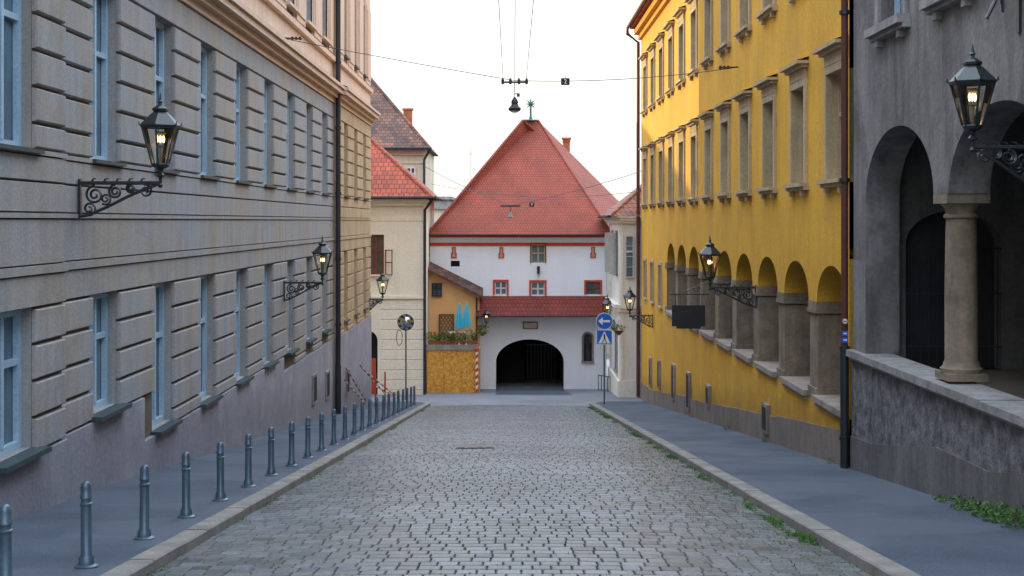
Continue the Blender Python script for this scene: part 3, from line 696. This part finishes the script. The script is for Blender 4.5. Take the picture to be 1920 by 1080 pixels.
s.box(XP-.08,XP-.001,56.25,61.9,-9,-6.5); s.box(XP,14,56.22,56.298,-9,-6.5)
for xx in(4.5,5.1): s.box(xx,xx+.1,56.24,56.298,-6.45,-3.72); s.box(xx,xx+.1,56.24,56.298,-3.35,-.15)
part(s,'cornice',[M_white2],PH)
ws=winset('ph',mapR(0),.8,1.7,.1,(M_glass,M_pipeG,M_ledge),sill=(.1,.06),surround=.1,bars=4)
for u,z in((57.3,-2.2),(59.6,-2.2),(57.3,-6.2)): place(ws,PH,(XP,u,z))
ws=winset('pf',mapF(0),.34,1.7,.0,(M_glass,M_white,M_ledge),mull=False,bars=3,t=.04)
place(ws,PH,(4.68,56.27,-2.3))
for u in(57.28,59.58):
    s=MB(); s.add([(XP-.02,u,-2.2),(XP-.4,u-.35,-2.2),(XP-.4,u-.35,-.5),(XP-.02,u,-.5)],[(0,1,2,3)])
    part(s,'shutter',[M_white],PH)
r=MB(); z=.18; a=(XP-.42,55.9,z);b=(XP-.42,62.2,z);c_=(14,55.9,z);d_=(14,62.2,z);t1=(7.4,59,3.0);t2=(14,59,3.0)
r.add([a,b,c_,d_,t1,t2],[(0,2,5,4),(1,0,4),(3,1,4,5),(0,1,3,2)],0); r.tube([a,t1],.07,6,0); r.tube([(XP-.48,55.85,z),(XP-.48,62.2,z)],.06,6,1); part(r,'roof',[M_tileP,M_pipeG],PH)

# ------------------------------------------------------------ ORANGE ANNEX + terrace
AN=thing('orange_annex',(-2.5,61,gz(61)),'small orange annex with lean-to roof above a terrace','building')
w=MB()
w.add([(-3.59,61.3,-9),(-1.35,61.3,-9),(-1.35,61.3,-3.3),(-3.59,61.3,-2.2),(-3.59,61.99,-9),(-1.35,61.99,-9),(-1.35,61.99,-3.3),(-3.59,61.99,-2.2)],[(0,1,2,3),(1,5,6,2),(3,2,6,7)])
part(w,'wall',[M_orange],AN)
r=MB(); r.hexa([(-3.6,60.9,-2.22),(-1.2,60.9,-3.42),(-1.2,61.98,-3.3),(-3.6,61.98,-2.1),(-3.6,60.9,-2.1),(-1.2,60.9,-3.3),(-1.2,61.98,-3.0),(-3.6,61.98,-1.8)]); part(r,'roof',[M_tileB],AN)
ws=winset('an',mapF(-.22),.45,.6,.2,(M_glass,M_pipeG,M_pipeG),bars=3); place(ws,AN,(-3.45,61.3,-3.35))
s=MB(); s.box(-1.5,-1.43,61.2,61.29,-7.5,-3.4); part(s,'downpipe',[M_pipeG],AN)
TE=MB(); TE.box(-3.58,-1.4,59.5,61.29,-9,-5.42); 
top(TE,'terrace_platform',[M_ledge],(-2.5,60.4,gz(60.4)),'low concrete terrace block in front of the annex','terrace')
OS=thing('site_hoarding',(-2.5,59.3,gz(59.3)),'chipboard hoarding panels around the terrace base','hoarding')
for k in range(3):
    s=MB(); a=-3.56+k*.74; s.box(a,a+.73,59.3+.01*k,59.34+.01*k,gz(59.3),-5.5); part(s,'chipboard_panel',[M_osb],OS)
s=MB(); s.box(-3.58,-1.34,59.24,59.295,-5.52,-5.3); part(s,'top_rail',[M_ledge],OS)
s=MB(); s.box(-1.34,-1.30,59.35,61.0,gz(60),-5.5); part(s,'side_panel',[M_osb],OS)
s=MB()
bx=P(894,0,59).x
for k in range(12):
    z0=gz(59)+k*.145; h=.08
    s.hexa([(bx-.05,59,z0),(bx+.05,59,z0+h),(bx+.05,59.12,z0+h),(bx-.05,59.12,z0),(bx-.05,59,z0+.143),(bx+.05,59,z0+h+.143),(bx+.05,59.12,z0+h+.143),(bx-.05,59.12,z0+.143)],k%2)
s2=top(s,'striped_barrier_post',[M_redp,M_signw],(bx,59.06,gz(59)),'red and white striped barrier post by the hoarding','barrier post')
s=MB(); s.lathe((bx,59.06,gz(59)+1.76),[(.06,0),(.1,.03),(.1,.14),(.05,.18)],12); part(s,'warning_light',[M_redp],s2)
s=MB()
x0,x1,zb,zt_=-3.1,-2.5,-5.1,-4.15
for k in range(-6,7):
    for sg_ in(1,-1):
        c=k*.15
        t0=max(0,-c); t1=min((zt_-zb)/1.6,(x1-x0)-c)
        if t1-t0<.04: continue
        xa=x0+c+t0; xb=x0+c+t1
        if sg_<0: xa=x0+x1-xa; xb=x0+x1-xb
        s.tube([(xa,61.2-.02*sg_,zb+1.6*t0),(xb,61.2-.02*sg_,zb+1.6*t1)],.014,4)
for x in(x0-.01,x1+.01): s.box(x-.025,x+.025,61.15,61.25,-5.42,zt_+.03)
s.box(x0,x1,61.15,61.25,zt_,zt_+.03); s.box(x0,x1,61.15,61.25,zb-.03,zb); top(s,'garden_trellis',[M_wood],(-2.8,61.18,-5.42),'brown wooden trellis leaning on the orange wall','trellis')
for px,pt in((861,570),(875,567)):
    x,yy,zt=P(px,pt,60.2); zb=-5.42
    T_=thing('parasol',(x,yy,zb),'closed sky-blue parasol standing on the terrace','parasol',group='closed parasols on the terrace')
    s=MB(); s.tube([(x,yy,zb),(x,yy,zt+.05)],.025,8); s.lathe((x,yy,zb),[(.2,0),(.2,.06),(.05,.1)],12); part(s,'pole',[M_white],T_)
    s=MB(); n=16; vs=[];pf=[(.03,zt),(.08,zt-.25),(.15,zt-.7),(.19,zt-1.0),(.20,zt-1.08)]
    for rr,z in pf:
        for j in range(n): a=2*math.pi*j/n; q=rr*(1.15 if j%2 else .72); vs.append((x+q*math.cos(a),yy+q*math.sin(a),z+(0 if z>zt-1.05 else (.08 if j%2 else 0))))
    s.add(vs,[(i*n+j,i*n+(j+1)%n,(i+1)*n+(j+1)%n,(i+1)*n+j) for i in range(4) for j in range(n)]); part(s,'canopy',[M_teal],T_)
def leaves(mb,c,rad,n,sz,mi=0,flat=1.):
    for _ in range(n):
        d=Vector((U(-1,1),U(-1,1),U(-1,1)))
        if d.length>1: continue
        p=Vector(c)+Vector((d.x*rad,d.y*rad,d.z*rad*flat)); a=Vector((U(-1,1),U(-1,1),U(-.4,1))).normalized(); b=a.cross(Vector((U(-1,1),U(-1,1),U(-1,1)))).normalized(); s_=sz*U(.6,1.3)
        mb.add([p,p+a*s_+b*s_*.4,p+a*s_*2,p+a*s_-b*s_*.4],[(0,1,2,3)],mi)
def pot(px,d,zb,h,lab,m2=None,r=.13):
    x=P(px,0,d).x; T_=thing('potted_plant',(x,d,zb),lab,'plant',group='potted plants on the terrace')
    s=MB(); s.lathe((x,d,zb),[(r*.7,0),(r,.2),(r*1.08,.2),(r*1.08,.24),(r*.6,.22)],12); part(s,'pot',[M_terra],T_)
    s=MB(); s.tube([(x,d,zb+.2),(x,d,zb+.2+h*.5)],.015,5,0); leaves(s,(x,d,zb+.22+h*.5),h*.6,260,.05)
    if m2: leaves(s,(x,d,zb+.25+h*.6),h*.55,60,.035,1)
    part(s,'foliage',[M_leaf,m2 or M_leaf],T_)
for px,h in((808,.4),(820,.3),(831,.38),(843,.3),(854,.42),(868,.34),(881,.45),(889,.3)): pot(px,59.75,-5.42,h,'leafy green plant in a terracotta pot',M_redp if px in(808,854) else (M_signw if px==843 else None))
for px in(852,872):
    x=P(px,0,60.3).x; T_=thing('cafe_table',(x,60.3,-5.42),'small cafe table with pale top on the terrace','table',group='cafe tables')
    s=MB(); s.lathe((x,60.3,-4.86),[(.28,0),(.28,.03)],16); part(s,'table_top',[M_white],T_)
    s=MB(); s.tube([(x,60.3,-5.42),(x,60.3,-4.86)],.025,6); s.lathe((x,60.3,-5.42),[(.18,0),(.03,.05)],12); part(s,'leg',[M_iron],T_)
for px,py,d in((905,622,59.6),(1160,620,55.5)):
    c0=P(px,py,d); T_=thing('hanging_basket',tuple(c0),'hanging flower basket with trailing green leaves','flower basket',group='hanging baskets')
    s=MB(); s.lathe(c0,[(.04,-.18),(.14,-.1),(.18,0)],10); 
    for k in range(3): a=k*2.1; s.tube([c0+Vector((.17*math.cos(a),.17*math.sin(a),0)),c0+Vector((0,0,.45))],.006,4)
    part(s,'basket',[M_wood],T_)
    s=MB(); leaves(s,c0+Vector((0,0,.05)),.3,300,.05,0,.6); leaves(s,c0+Vector((0,0,.08)),.25,50,.03,1,.6); part(s,'foliage',[M_leaf,M_redp],T_)

# ------------------------------------------------------------ LAMPS
def spiral(cx,cz,r0,r1,a0,a1,n=26): return [(cx+(r0+(r1-r0)*i/n)*math.cos(a0+(a1-a0)*i/n),cz+(r0+(r1-r0)*i/n)*math.sin(a0+(a1-a0)*i/n)) for i in range(n+1)]
LM={}
def lampmeshes(s,proj):
    k=(s,round(proj,2))
    if k in LM: return LM[k]
    b=MB(); T=lambda pts:[(s*x,0,z) for x,z in pts]
    rf=(0,1,0); pr=proj
    b.box(min(0,s*.03),max(0,s*.03),-.03,.03,-.45,.05)
    b.tube(T([(0,0),(pr*.5,.0),(pr,0)]),.024,6,0,rf); b.tube(T([(0,-.42),(pr*.12,-.40),(pr*.35,-.30),(pr*.6,-.17),(pr*.85,-.06),(pr*.97,-.02)]),.02,6,0,rf)
    for cx,cz,r in((.2,-.15,.12),(.45,-.11,.09),(.64,-.07,.06)):
        b.tube(T(spiral(pr*cx,cz,r,.02,math.pi*.5,math.pi*4.2)),.016,5,0,rf)
    b.tube(T(spiral(pr*.13,-.32,.09,.015,-math.pi*.6,math.pi*2.6)),.015,5,0,rf); b.tube(T(spiral(pr*.33,-.2,.075,.015,math.pi*1.3,math.pi*4.6)),.014,5,0,rf)
    b.tube(T(spiral(pr*.82,-.1,.08,.02,math.pi*.6,-math.pi*2.4)),.015,5,0,rf)
    for i in range(5): 
        x=pr*(.15+.15*i); b.tube(T([(x,0),(x+.03,.05),(x+.07,.055)]),[.015,.012,.004],5,0,rf)
    X=s*pr
    f=MB(); n=6; rot=math.pi/6
    f.lathe((X,0,0),[(.02,-.06),(.035,-.03),(.02,0),(.02,.06),(.05,.08),(.05,.10),(.025,.13),(.04,.17),(.10,.2),(.11,.23)],10,0)
    rb,rt,zb,zt=.105,.235,.23,.70
    for j in range(n):
        a=2*math.pi*j/n+rot; a2=2*math.pi*(j+1)/n+rot
        p=lambda r,aa,z:(X+r*math.cos(aa),r*math.sin(aa),z)
        f.tube([p(rb,a,zb),p(rt,a,zt)],.013,5); f.tube([p(rb,a,zb),p(rb,a2,zb)],.013,5); f.tube([p(rt,a,zt),p(rt,a2,zt)],.018,5)
    h=MB(); h.lathe((X,0,0),[(.255,.70),(.265,.715),(.12,.86),(.085,.885),(.10,.90),(.105,.925),(.06,.955),(.025,.975),(.02,.995),(.035,1.015),(.02,1.035),(.006,1.12)],n,0,rot)
    for j in range(n):
        a=2*math.pi*j/n+rot; h.tube([(X+.265*math.cos(a),.265*math.sin(a),.715),(X+.27*math.cos(a),.27*math.sin(a),.76)],[.014,.004],5)
    gl=MB(); gl.lathe((X,0,0),[(rb-.006,zb),(rt-.006,zt)],n,0,rot,cap=False)
    fl=MB()
    for dx,dy in((.0,.0),(.035,.02),(-.035,-.01)): fl.lathe((X+dx,dy,.50),[(.004,0),(.015,.025),(.016,.055),(.004,.09)],8)
    bn=MB(); bn.lathe((X,0,0),[(.02,.23),(.015,.44),(.05,.455),(.05,.475)],8); bn.lathe((X,0,0),[(.05,.60),(.07,.62),(.05,.64)],8)
    r=[('bracket',b.mesh('lamp_bracket',[M_iron],smooth=True)),('lantern_frame',f.mesh('lantern_frame',[M_iron])),('lantern_hood',h.mesh('lantern_hood',[M_iron])),('lantern_glass',gl.mesh('lantern_glass',[M_lglass])),('flame',fl.mesh('flame',[M_flame],smooth=True)),('burner',bn.mesh('burner',[M_beige],smooth=True))]
    LM[k]=r; return r
def lamp(x,y,z,s,proj,sc=1.,lab='lit black iron gas lantern on a scrolled wall bracket'):
    T_=thing('street_lamp',(x,y,z),lab,'street lamp',group='gas street lamps on wall brackets')
    T_.scale=(sc,)*3
    for n,me in lampmeshes(s,proj): 
        o=bpy.data.objects.new(n,me); COL.objects.link(o); o.parent=T_
lamp(-5.38,17.3,(CY-343)/F*17.3,1,1.02,1.0)
lamp(-5.38,33.0,(CY-530)/F*33,1,.92)
lamp(-5.34,52.2,(CY-561)/F*52.2,1,.55,1.0)
lamp(5.3,13.9,(CY-276)/F*13.9,-1,.72,.92)
lamp(5.3,29.8,(CY-539)/F*29.8,-1,1.0)
lamp(5.28,51.2,(CY-592)/F*51.2,-1,.85)
lamp(4.4,58.3,(CY-601)/F*58.3,-1,.3,1.0,'black gas lantern on a short bracket beside the pale house')
lamp(-1.45,61.0,(CY-611)/F*61,1,.55,.75,'small lantern on a bracket at the annex corner')
s=MB(); 
s.tube([(XR,14.4,2.5),(XR-.25,14.4,2.3),(XR-.35,14.4,2.1)],.02,6); s.tube([(XR-c_[0]*.1 ,14.4,c_[1]) for c_ in spiral(1.8,2.25,.14,.02,0,9)],.014,5,0,(0,1,0)); s.box(XR-.03,XR,14.36,14.44,1.95,2.6)
top(s,'wall_bracket',[M_iron],(XR,14.4,2.5),'black wrought iron bracket fixed to the grey wall','bracket')
sg=thing('hanging_sign',(XR,36.8,-2.0),'blank black panel sign hanging from an iron arm','sign')
s=MB(); s.tube([(XR,36.8,-1.95),(4.25,36.8,-1.95)],.02,6); s.tube([(XR,36.8,-1.6),(4.6,36.8,-1.9)],.014,6); s.tube([(x*1.0,36.8,z) for x,z in spiral(4.95,-1.83,.1,.02,0,9)],.012,5,0,(0,1,0))
for x in(4.4,5.1): s.tube([(x,36.8,-1.95),(x,36.8,-2.24)],.01,5)
part(s,'bracket',[M_iron],sg)
s=MB(); s.box(4.3,5.18,36.77,36.83,-2.8,-2.24); s.box(4.42,5.06,36.76,36.84,-2.86,-2.78); part(s,'sign_panel',[M_black],sg)

# ------------------------------------------------------------ BOLLARDS
b=MB(); b.lathe((0,0,0),[(.095,-.02),(.095,.012),(.066,.025),(.06,.08),(.046,.10),(.043,.50),(.051,.508),(.051,.52),(.041,.528),(.041,.555),(.049,.56),(.049,.572),(.043,.58),(.043,.65),(.036,.68),(.022,.695),(.004,.70)],18)
bm=b.mesh('bollard',[M_boll],smooth=True)
y=9.55
while y<51.8:
    o=mk('bollard',bm,None,(-3.46+U(-.01,.01),y,gz(y)+.095),label='grey steel bollard along the pavement edge',category='bollard',group='bollards along the kerb'); o.rotation_euler=(U(-.012,.012),U(-.012,.012),U(0,3)); y+=1.77

# ------------------------------------------------------------ SIGNS & MIRROR
def text(s,size,loc,parent,m,name='lettering'):
    cu=bpy.data.curves.new('t','FONT'); cu.body=s; cu.size=size; cu.extrude=.004; cu.align_x='CENTER'; cu.align_y='CENTER'
    o=bpy.data.objects.new('t',cu); me=bpy.data.meshes.new_from_object(o); bpy.data.objects.remove(o)
    me.materials.append(m); q=mk(name,me,parent,loc); q.rotation_euler=(math.pi/2,0,0); return q
d=51.; x=P(1133,0,d).x; zb=gz(d)+.1
SG=thing('road_sign',(x,d,zb),'pole with round blue arrow sign and pedestrian crossing sign','traffic sign')
s=MB(); s.tube([(x,d,zb),(x,d,P(0,588,d).z)],.03,10); part(s,'pole',[M_boll],SG,smooth=True)
def disc(mb,cx,cz,r,y,th,mi,n=28):
    vs=[(cx+r*math.cos(2*math.pi*i/n),yy,cz+r*math.sin(2*math.pi*i/n)) for yy in(y,y+th) for i in range(n)]
    mb.add(vs,[tuple(range(n)),tuple(range(2*n-1,n-1,-1))]+[(i,(i+1)%n,n+(i+1)%n,n+i) for i in range(n)],mi)
zc=P(0,602,d).z; s=MB(); disc(s,x,zc,.31,d-.06,.02,1); disc(s,x,zc,.29,d-.065,.004,0)
Y=d-.07
def poly(mb,pts,mi): mb.add([(a,Y,c) for a,c in pts]+[(a,Y+.004,c) for a,c in pts],[tuple(range(len(pts)))]+[(i,(i+1)%len(pts),len(pts)+(i+1)%len(pts),len(pts)+i) for i in range(len(pts))],mi)
poly(s,[(x+.21,zc-.04),(x+.21,zc+.04),(x-.06,zc+.04),(x-.06,zc-.04)],1); poly(s,[(x-.23,zc),(x-.061,zc-.14),(x-.061,zc+.14)],1)
part(s,'arrow_disc',[M_blue,M_signw],SG)
z0=P(0,646,d).z;z1=P(0,618,d).z; s=MB(); s.box(x-.29,x+.29,d-.06,d-.04,z0,z1,1); s.box(x-.27,x+.27,d-.064,d-.0602,z0+.02,z1-.02,0)
zc=(z0+z1)/2; Y=d-.069; poly(s,[(x-.22,z0+.05),(x+.22,z0+.05),(x,z1-.05)],1)
Y=d-.074; disc(s,x,zc+.08,.035,Y,.004,2,12); poly(s,[(x-.03,zc+.04),(x+.03,zc+.04),(x+.035,zc-.06),(x-.02,zc-.06)],2); poly(s,[(x-.02,zc-.062),(x+.01,zc-.062),(x-.07,z0+.06),(x-.1,z0+.06)],2); poly(s,[(x+.005,zc-.062),(x+.035,zc-.062),(x+.09,z0+.06),(x+.06,z0+.06)],2)
part(s,'crossing_panel',[M_blue,M_signw,M_black],SG)
d=54.; x=P(761,0,d).x; zb=gz(d)
MI=thing('traffic_mirror',(x,d,zb),'round convex traffic mirror with striped rim on a pole','traffic mirror')
s=MB(); s.tube([(x,d,zb),(x,d,P(0,596,d).z)],.03,8); part(s,'pole',[M_boll],MI)
zc=P(0,604,d).z
s=MB(); rs=[0,.08,.16,.23]; n=24
for a_,b_ in zip(rs,rs[1:]):
    for i in range(n):
        t0=2*math.pi*i/n;t1=2*math.pi*(i+1)/n
        yy_=lambda r:d-.17+r*r*1.1
        s.add([(x+a_*math.cos(t0),yy_(a_),zc+a_*math.sin(t0)),(x+b_*math.cos(t0),yy_(b_),zc+b_*math.sin(t0)),(x+b_*math.cos(t1),yy_(b_),zc+b_*math.sin(t1)),(x+a_*math.cos(t1),yy_(a_),zc+a_*math.sin(t1))],[(0,1,2,3)])
part(s,'mirror',[M_mirror],MI,smooth=True)
s=MB(); n=16
for i in range(n): 
    a0=2*math.pi*i/n;a1=2*math.pi*(i+1)/n
    q=[(x+r*math.cos(a),zc+r*math.sin(a)) for r,a in((.23,a0),(.30,a0),(.30,a1),(.23,a1))]
    s.add([(a,d-.13,c) for a,c in q]+[(a,d-.06,c) for a,c in q],[(0,1,2,3),(4,5,6,7),(0,1,5,4),(1,2,6,5),(2,3,7,6),(3,0,4,7)],i%2)
s.tube([(x+.31*math.cos(2*math.pi*i/24),d-.1,zc+.31*math.sin(2*math.pi*i/24)) for i in range(25)],.018,5,1,(0,1,0))
part(s,'rim',[M_ledge,M_iron],MI)
s=MB(); s.tube([(x-.25+.12*math.cos(a*.5),d-.05,zc-.6+.3*math.sin(a*.5)) for a in range(13)],.015,5); part(s,'cable_loop',[M_wood],MI)
RA=thing('red_barrier_rails',(-4.9,47,gz(47)),'red and white construction barrier rails against the wall','barrier')
for i,(a,b) in enumerate((((640,690,44),(688,755,49)),((675,685,47),(722,738,50)),((690,700,48),(745,745,52)),((700,722,50),(760,752,52)),((622,712,43.5),(688,760,46.5)))):
    p=P(*a);q=P(*b); p.x=max(p.x,-5.2); s=MB(); n=14
    for k in range(n): s.tube([p.lerp(q,k/n),p.lerp(q,(k+1)/n)],.022,5,k%2)
    part(s,'rail',[M_redp,M_signw],RA)
for px,d in((704,47.5),(722,50)):
    s=MB(); x=P(px,0,d).x; s.tube([(x,d,gz(d)+.1),(x,d,gz(d)+1.3)],.03,6); part(s,'post',[M_redp],RA)
s=MB(); 
for k in range(5): x=P(1122,0,61).x+.12*k; s.tube([(x,61-k*.2,gz(61)),(x,61-k*.2,gz(61)+.7)],.018,5)
s.tube([(P(1122,0,61).x,61,gz(61)+.68),(P(1122,0,61).x+.48,60.2,gz(61)+.68)],.02,5); top(s,'hand_rail',[M_iron],(P(1122,0,61).x,61,gz(61)),'short black iron railing beside the gate','railing')
for z,c,lab,r in((-1.55,M_signw,'small round prohibition notice on the downpipe',.05),(-1.74,M_blue,'small blue notice on the downpipe',0),(-1.84,M_blue,'small blue notice on the downpipe',0)):
    s=MB(); xx=5.17
    if r: disc(s,xx,z,.048,21.39,.01,1); disc(s,xx,z,.036,21.384,.004,0); s.box(xx-.03,xx+.03,21.38,21.383,z-.007,z+.007,2)
    else: s.box(xx-.045,xx+.045,21.38,21.395,z-.04,z+.04,0); s.box(xx-.025,xx+.025,21.376,21.379,z-.008,z+.015,1)
    top(s,'notice_plate',[c,M_redp if r else M_signw,M_black],(xx,21.38,z),lab,'notice')

# ------------------------------------------------------------ OVERHEAD WIRES
def sag(p,q,s,n=16):
    p=Vector(p);q=Vector(q); return [p.lerp(q,i/n)+Vector((0,0,-s*4*(i/n)*(1-i/n))) for i in range(n+1)]
OW=thing('overhead_wire',(0,32.5,3.3),'overhead span wire with lamp strung across the street','wire')
c0=P(965,151,32.5); s=MB(); s.tube(sag((-5.45,33,4.35),c0,.02),.009,5); s.tube(sag(c0,(5.3,32.1,3.56),.12),.009,5)
for x,yy,z,e in((-5.4,33,4.35,.45),(5.28,32.1,3.56,-.45)):
    s.tube([(x,yy,z-.0),(x+e,yy,z-.02)],.02,5); 
    for k in range(3): s.lathe((x+e*(.5+.2*k),yy,z-.05),[(.03,0),(.03,.08)],8)
part(s,'span_wire',[M_iron],OW)
s=MB()
for a,b in((-.17,-.30),(.1,.07),(.37,.52)): s.tube([(c0.x+a-.1,32.5,c0.z),(c0.x+b*.7-.1,14,3.75)],.006,4)
part(s,'feed_wire',[M_iron],OW)
s=MB(); s.box(c0.x-.3,c0.x+.3,32.47,32.53,c0.z-.06,c0.z-.02)
for a in(-.28,-.1,.1,.28): s.lathe((c0.x+a,32.5,c0.z-.09),[(.02,0),(.035,.03),(.035,.1),(.015,.15)],8)
part(s,'insulator_bar',[M_iron],OW)
HL=thing('hanging_lamp',(c0.x,32.5,c0.z-.35),'dark bell-shaped street lamp hanging from the wires','hanging lamp')
s=MB(); s.tube([(c0.x,32.5,c0.z-.06),(c0.x,32.5,c0.z-.36)],.01,5); s.box(c0.x+.05,c0.x+.12,32.47,32.53,c0.z-.38,c0.z-.30); s.tube([(c0.x,32.5,c0.z-.31),(c0.x+.08,32.5,c0.z-.31)],.01,5); part(s,'hanger',[M_iron],HL)
s=MB(); z=P(0,208,32.5).z; s.lathe((c0.x,32.5,z),[(.13,.0),(.145,.04),(.15,.06),(.09,.12),(.07,.17),(.085,.19),(.07,.25),(.035,.30),(.012,.34)],16); part(s,'lamp_shade',[M_pipeG],HL,smooth=True)
s=MB(); s.lathe((c0.x,32.5,z-.025),[(.05,-.015),(.09,.0),(.10,.035)],14); part(s,'lens',[M_signw],HL,smooth=True)
def plate(px,py,d,n,sz):
    c0=P(px,py,d); T_=thing('number_plate',tuple(c0),'small dark plate with the number %s hanging on the wire'%n,'sign')
    s=MB(); s.box(c0.x-sz,c0.x+sz,d-.02,d+.02,c0.z-sz*.8,c0.z+sz*.8); s.tube([(c0.x,d,c0.z),(c0.x,d,c0.z+sz*.8+.06)],.006,4); part(s,'plate',[M_black],T_)
    text(n,sz*1.5,(c0.x,d-.026,c0.z),T_,M_signw)
plate(1060,153,32.3,'2',.10); plate(997,384,56,'9',.10)
OX=thing('distant_wire',(0,56,.8),'second overhead wire with lamp near the gate','wire')
c1=P(957,385,56); s=MB(); s.tube(sag((-3.6,58,2.0+.3),c1,.1),.012,4); s.tube(sag(c1,(5.3,55.5,2.0),.1),.012,4); s.box(c1.x-.4,c1.x+.4,55.97,56.03,c1.z-.06,c1.z)
s.tube(sag((-3.4,60,1.6),(5.3,55.5,1.2),.4),.01,4)
s.tube([c1,(c1.x,56,c1.z-.3)],.012,4); part(s,'span_wire',[M_iron],OX)
s=MB(); s.lathe((c1.x,56,c1.z-.52),[(.04,0),(.11,.03),(.10,.08),(.05,.2),(.02,.26)],12); part(s,'lamp_head',[M_ledge],OX,smooth=True)

# ------------------------------------------------------------ VEGETATION
s=MB()
def tuft(x,y,z,n,h):
    for _ in range(n):
        a=U(0,6.28); l=h*U(.5,1.2); bx=x+U(-.04,.04); by=y+U(-.06,.06); w_=U(.004,.009); lean=U(.2,.9)*l
        s.add([(bx-w_*math.sin(a),by+w_*math.cos(a),z),(bx+w_*math.sin(a),by-w_*math.cos(a),z),(bx+lean*math.cos(a),by+lean*math.sin(a),z+l)],[(0,1,2)])
y=6.
while y<50:
    nv=mathutils.noise.noise(Vector((y*.9,3.1,0)))
    if nv>-.02: tuft(2.95+U(-.12,.03),y,gz(y)-.01,int(8+nv*50),.045+nv*.06)
    elif R()<.3: tuft(2.96,y,gz(y)-.01,5,.03)
    nv=mathutils.noise.noise(Vector((y*.5,9.1,0)))
    if nv>.1: tuft(-2.97+U(-.02,.03),y,gz(y)-.01,6,.035)
    y+=.06
for _ in range(5200):
    yy=U(8,48); xx=3-abs(random.gauss(0,.7)) if R()<.75 else U(-2.9,2.9)
    if xx<-2.9: continue
    tuft(xx,yy,gz(yy)+crown(xx)-.018,5,.03)
mk('grass',s.mesh('grass',[M_leaf]),None,(0,0,0),kind='stuff',label='green grass growing between cobbles and kerb')
for yy,r,n in((14.5,.20,700),(15.0,.15,420),(15.6,.16,420),(16.4,.09,160),(13.9,.22,700)):
    s=MB(); zb=gz(yy)+.1; x=5.1
    leaves(s,(x,yy,zb+r*.35),r,n,.024,0,.6)
    top(s,'weed_clump',[M_leaf],(x,yy,zb),'leafy green weeds growing at the foot of the wall','weeds',group='weeds at the wall base')
for yy in(22.3,28.,33.):
    s=MB(); zb=gz(yy)+.1; leaves(s,(5.15,yy,zb+.04),.09,120,.02,0,.6); top(s,'weed_clump',[M_leaf],(5.15,yy,zb),'leafy green weeds growing at the foot of the wall','weeds',group='weeds at the wall base')

# ------------------------------------------------------------ LIGHT, WORLD, CAMERA
az=math.radians(37.4); el=math.radians(9.)
sd=Vector((-math.sin(az)*math.cos(el),math.cos(az)*math.cos(el),math.sin(el)))
sl=bpy.data.lights.new('sun','SUN'); sl.energy=5; sl.angle=math.radians(.5); sl.color=(1,.70,.32)
so=bpy.data.objects.new('sun',sl); COL.objects.link(so); so.rotation_euler=sd.to_track_quat('Z','Y').to_euler()
wd=bpy.data.worlds.new('World'); bpy.context.scene.world=wd; wd.use_nodes=True
N=wd.node_tree.nodes;L=wd.node_tree.links; bg=N['Background']
sk=N.new('ShaderNodeTexSky'); sk.sky_type='NISHITA'; sk.sun_disc=False; sk.sun_elevation=el; sk.sun_rotation=-az; sk.dust_density=2.5; sk.air_density=1.; sk.altitude=100
tc=N.new('ShaderNodeTexCoord'); sp=N.new('ShaderNodeSeparateXYZ'); L.new(tc.outputs['Generated'],sp.inputs[0])
rp_=N.new('ShaderNodeValToRGB'); e=rp_.color_ramp.elements
e[0].position=.0; e[0].color=(.33,.315,.295,1); e[1].position=1.; e[1].color=(.84,1.0,1.22,1)
for p_,c_ in ((.18,(.345,.340,.335,1)),(.42,(.68,.78,.90,1))):
    q=e.new(p_); q.color=c_
L.new(sp.outputs[2],rp_.inputs[0])
vs=N.new('ShaderNodeVectorMath'); vs.operation='SCALE'; vs.inputs['Scale'].default_value=23.; L.new(rp_.outputs[0],vs.inputs[0])
sk2=N.new('ShaderNodeVectorMath'); sk2.operation='SCALE'; sk2.inputs['Scale'].default_value=.2; L.new(sk.outputs[0],sk2.inputs[0])
ad=N.new('ShaderNodeVectorMath'); ad.operation='ADD'; L.new(vs.outputs[0],ad.inputs[0]); L.new(sk2.outputs[0],ad.inputs[1])
L.new(ad.outputs[0],bg.inputs[0]); bg.inputs[1].default_value=.15
cam=bpy.data.cameras.new('camera'); cam.lens=36*F/1920; cam.sensor_width=36; cam.shift_x=(960-CX)/1920; cam.shift_y=-(540-CY)/1920; cam.clip_end=6000; cam.clip_start=.1
co=bpy.data.objects.new('camera',cam); COL.objects.link(co); co.location=(0,0,0); co.rotation_euler=(math.pi/2,0,0)
sc=bpy.context.scene; sc.camera=co; sc.view_settings.view_transform='Standard'; sc.view_settings.look='None'; sc.view_settings.exposure=0
for o in bpy.data.objects:
    if '_w' in o: del o['_w']
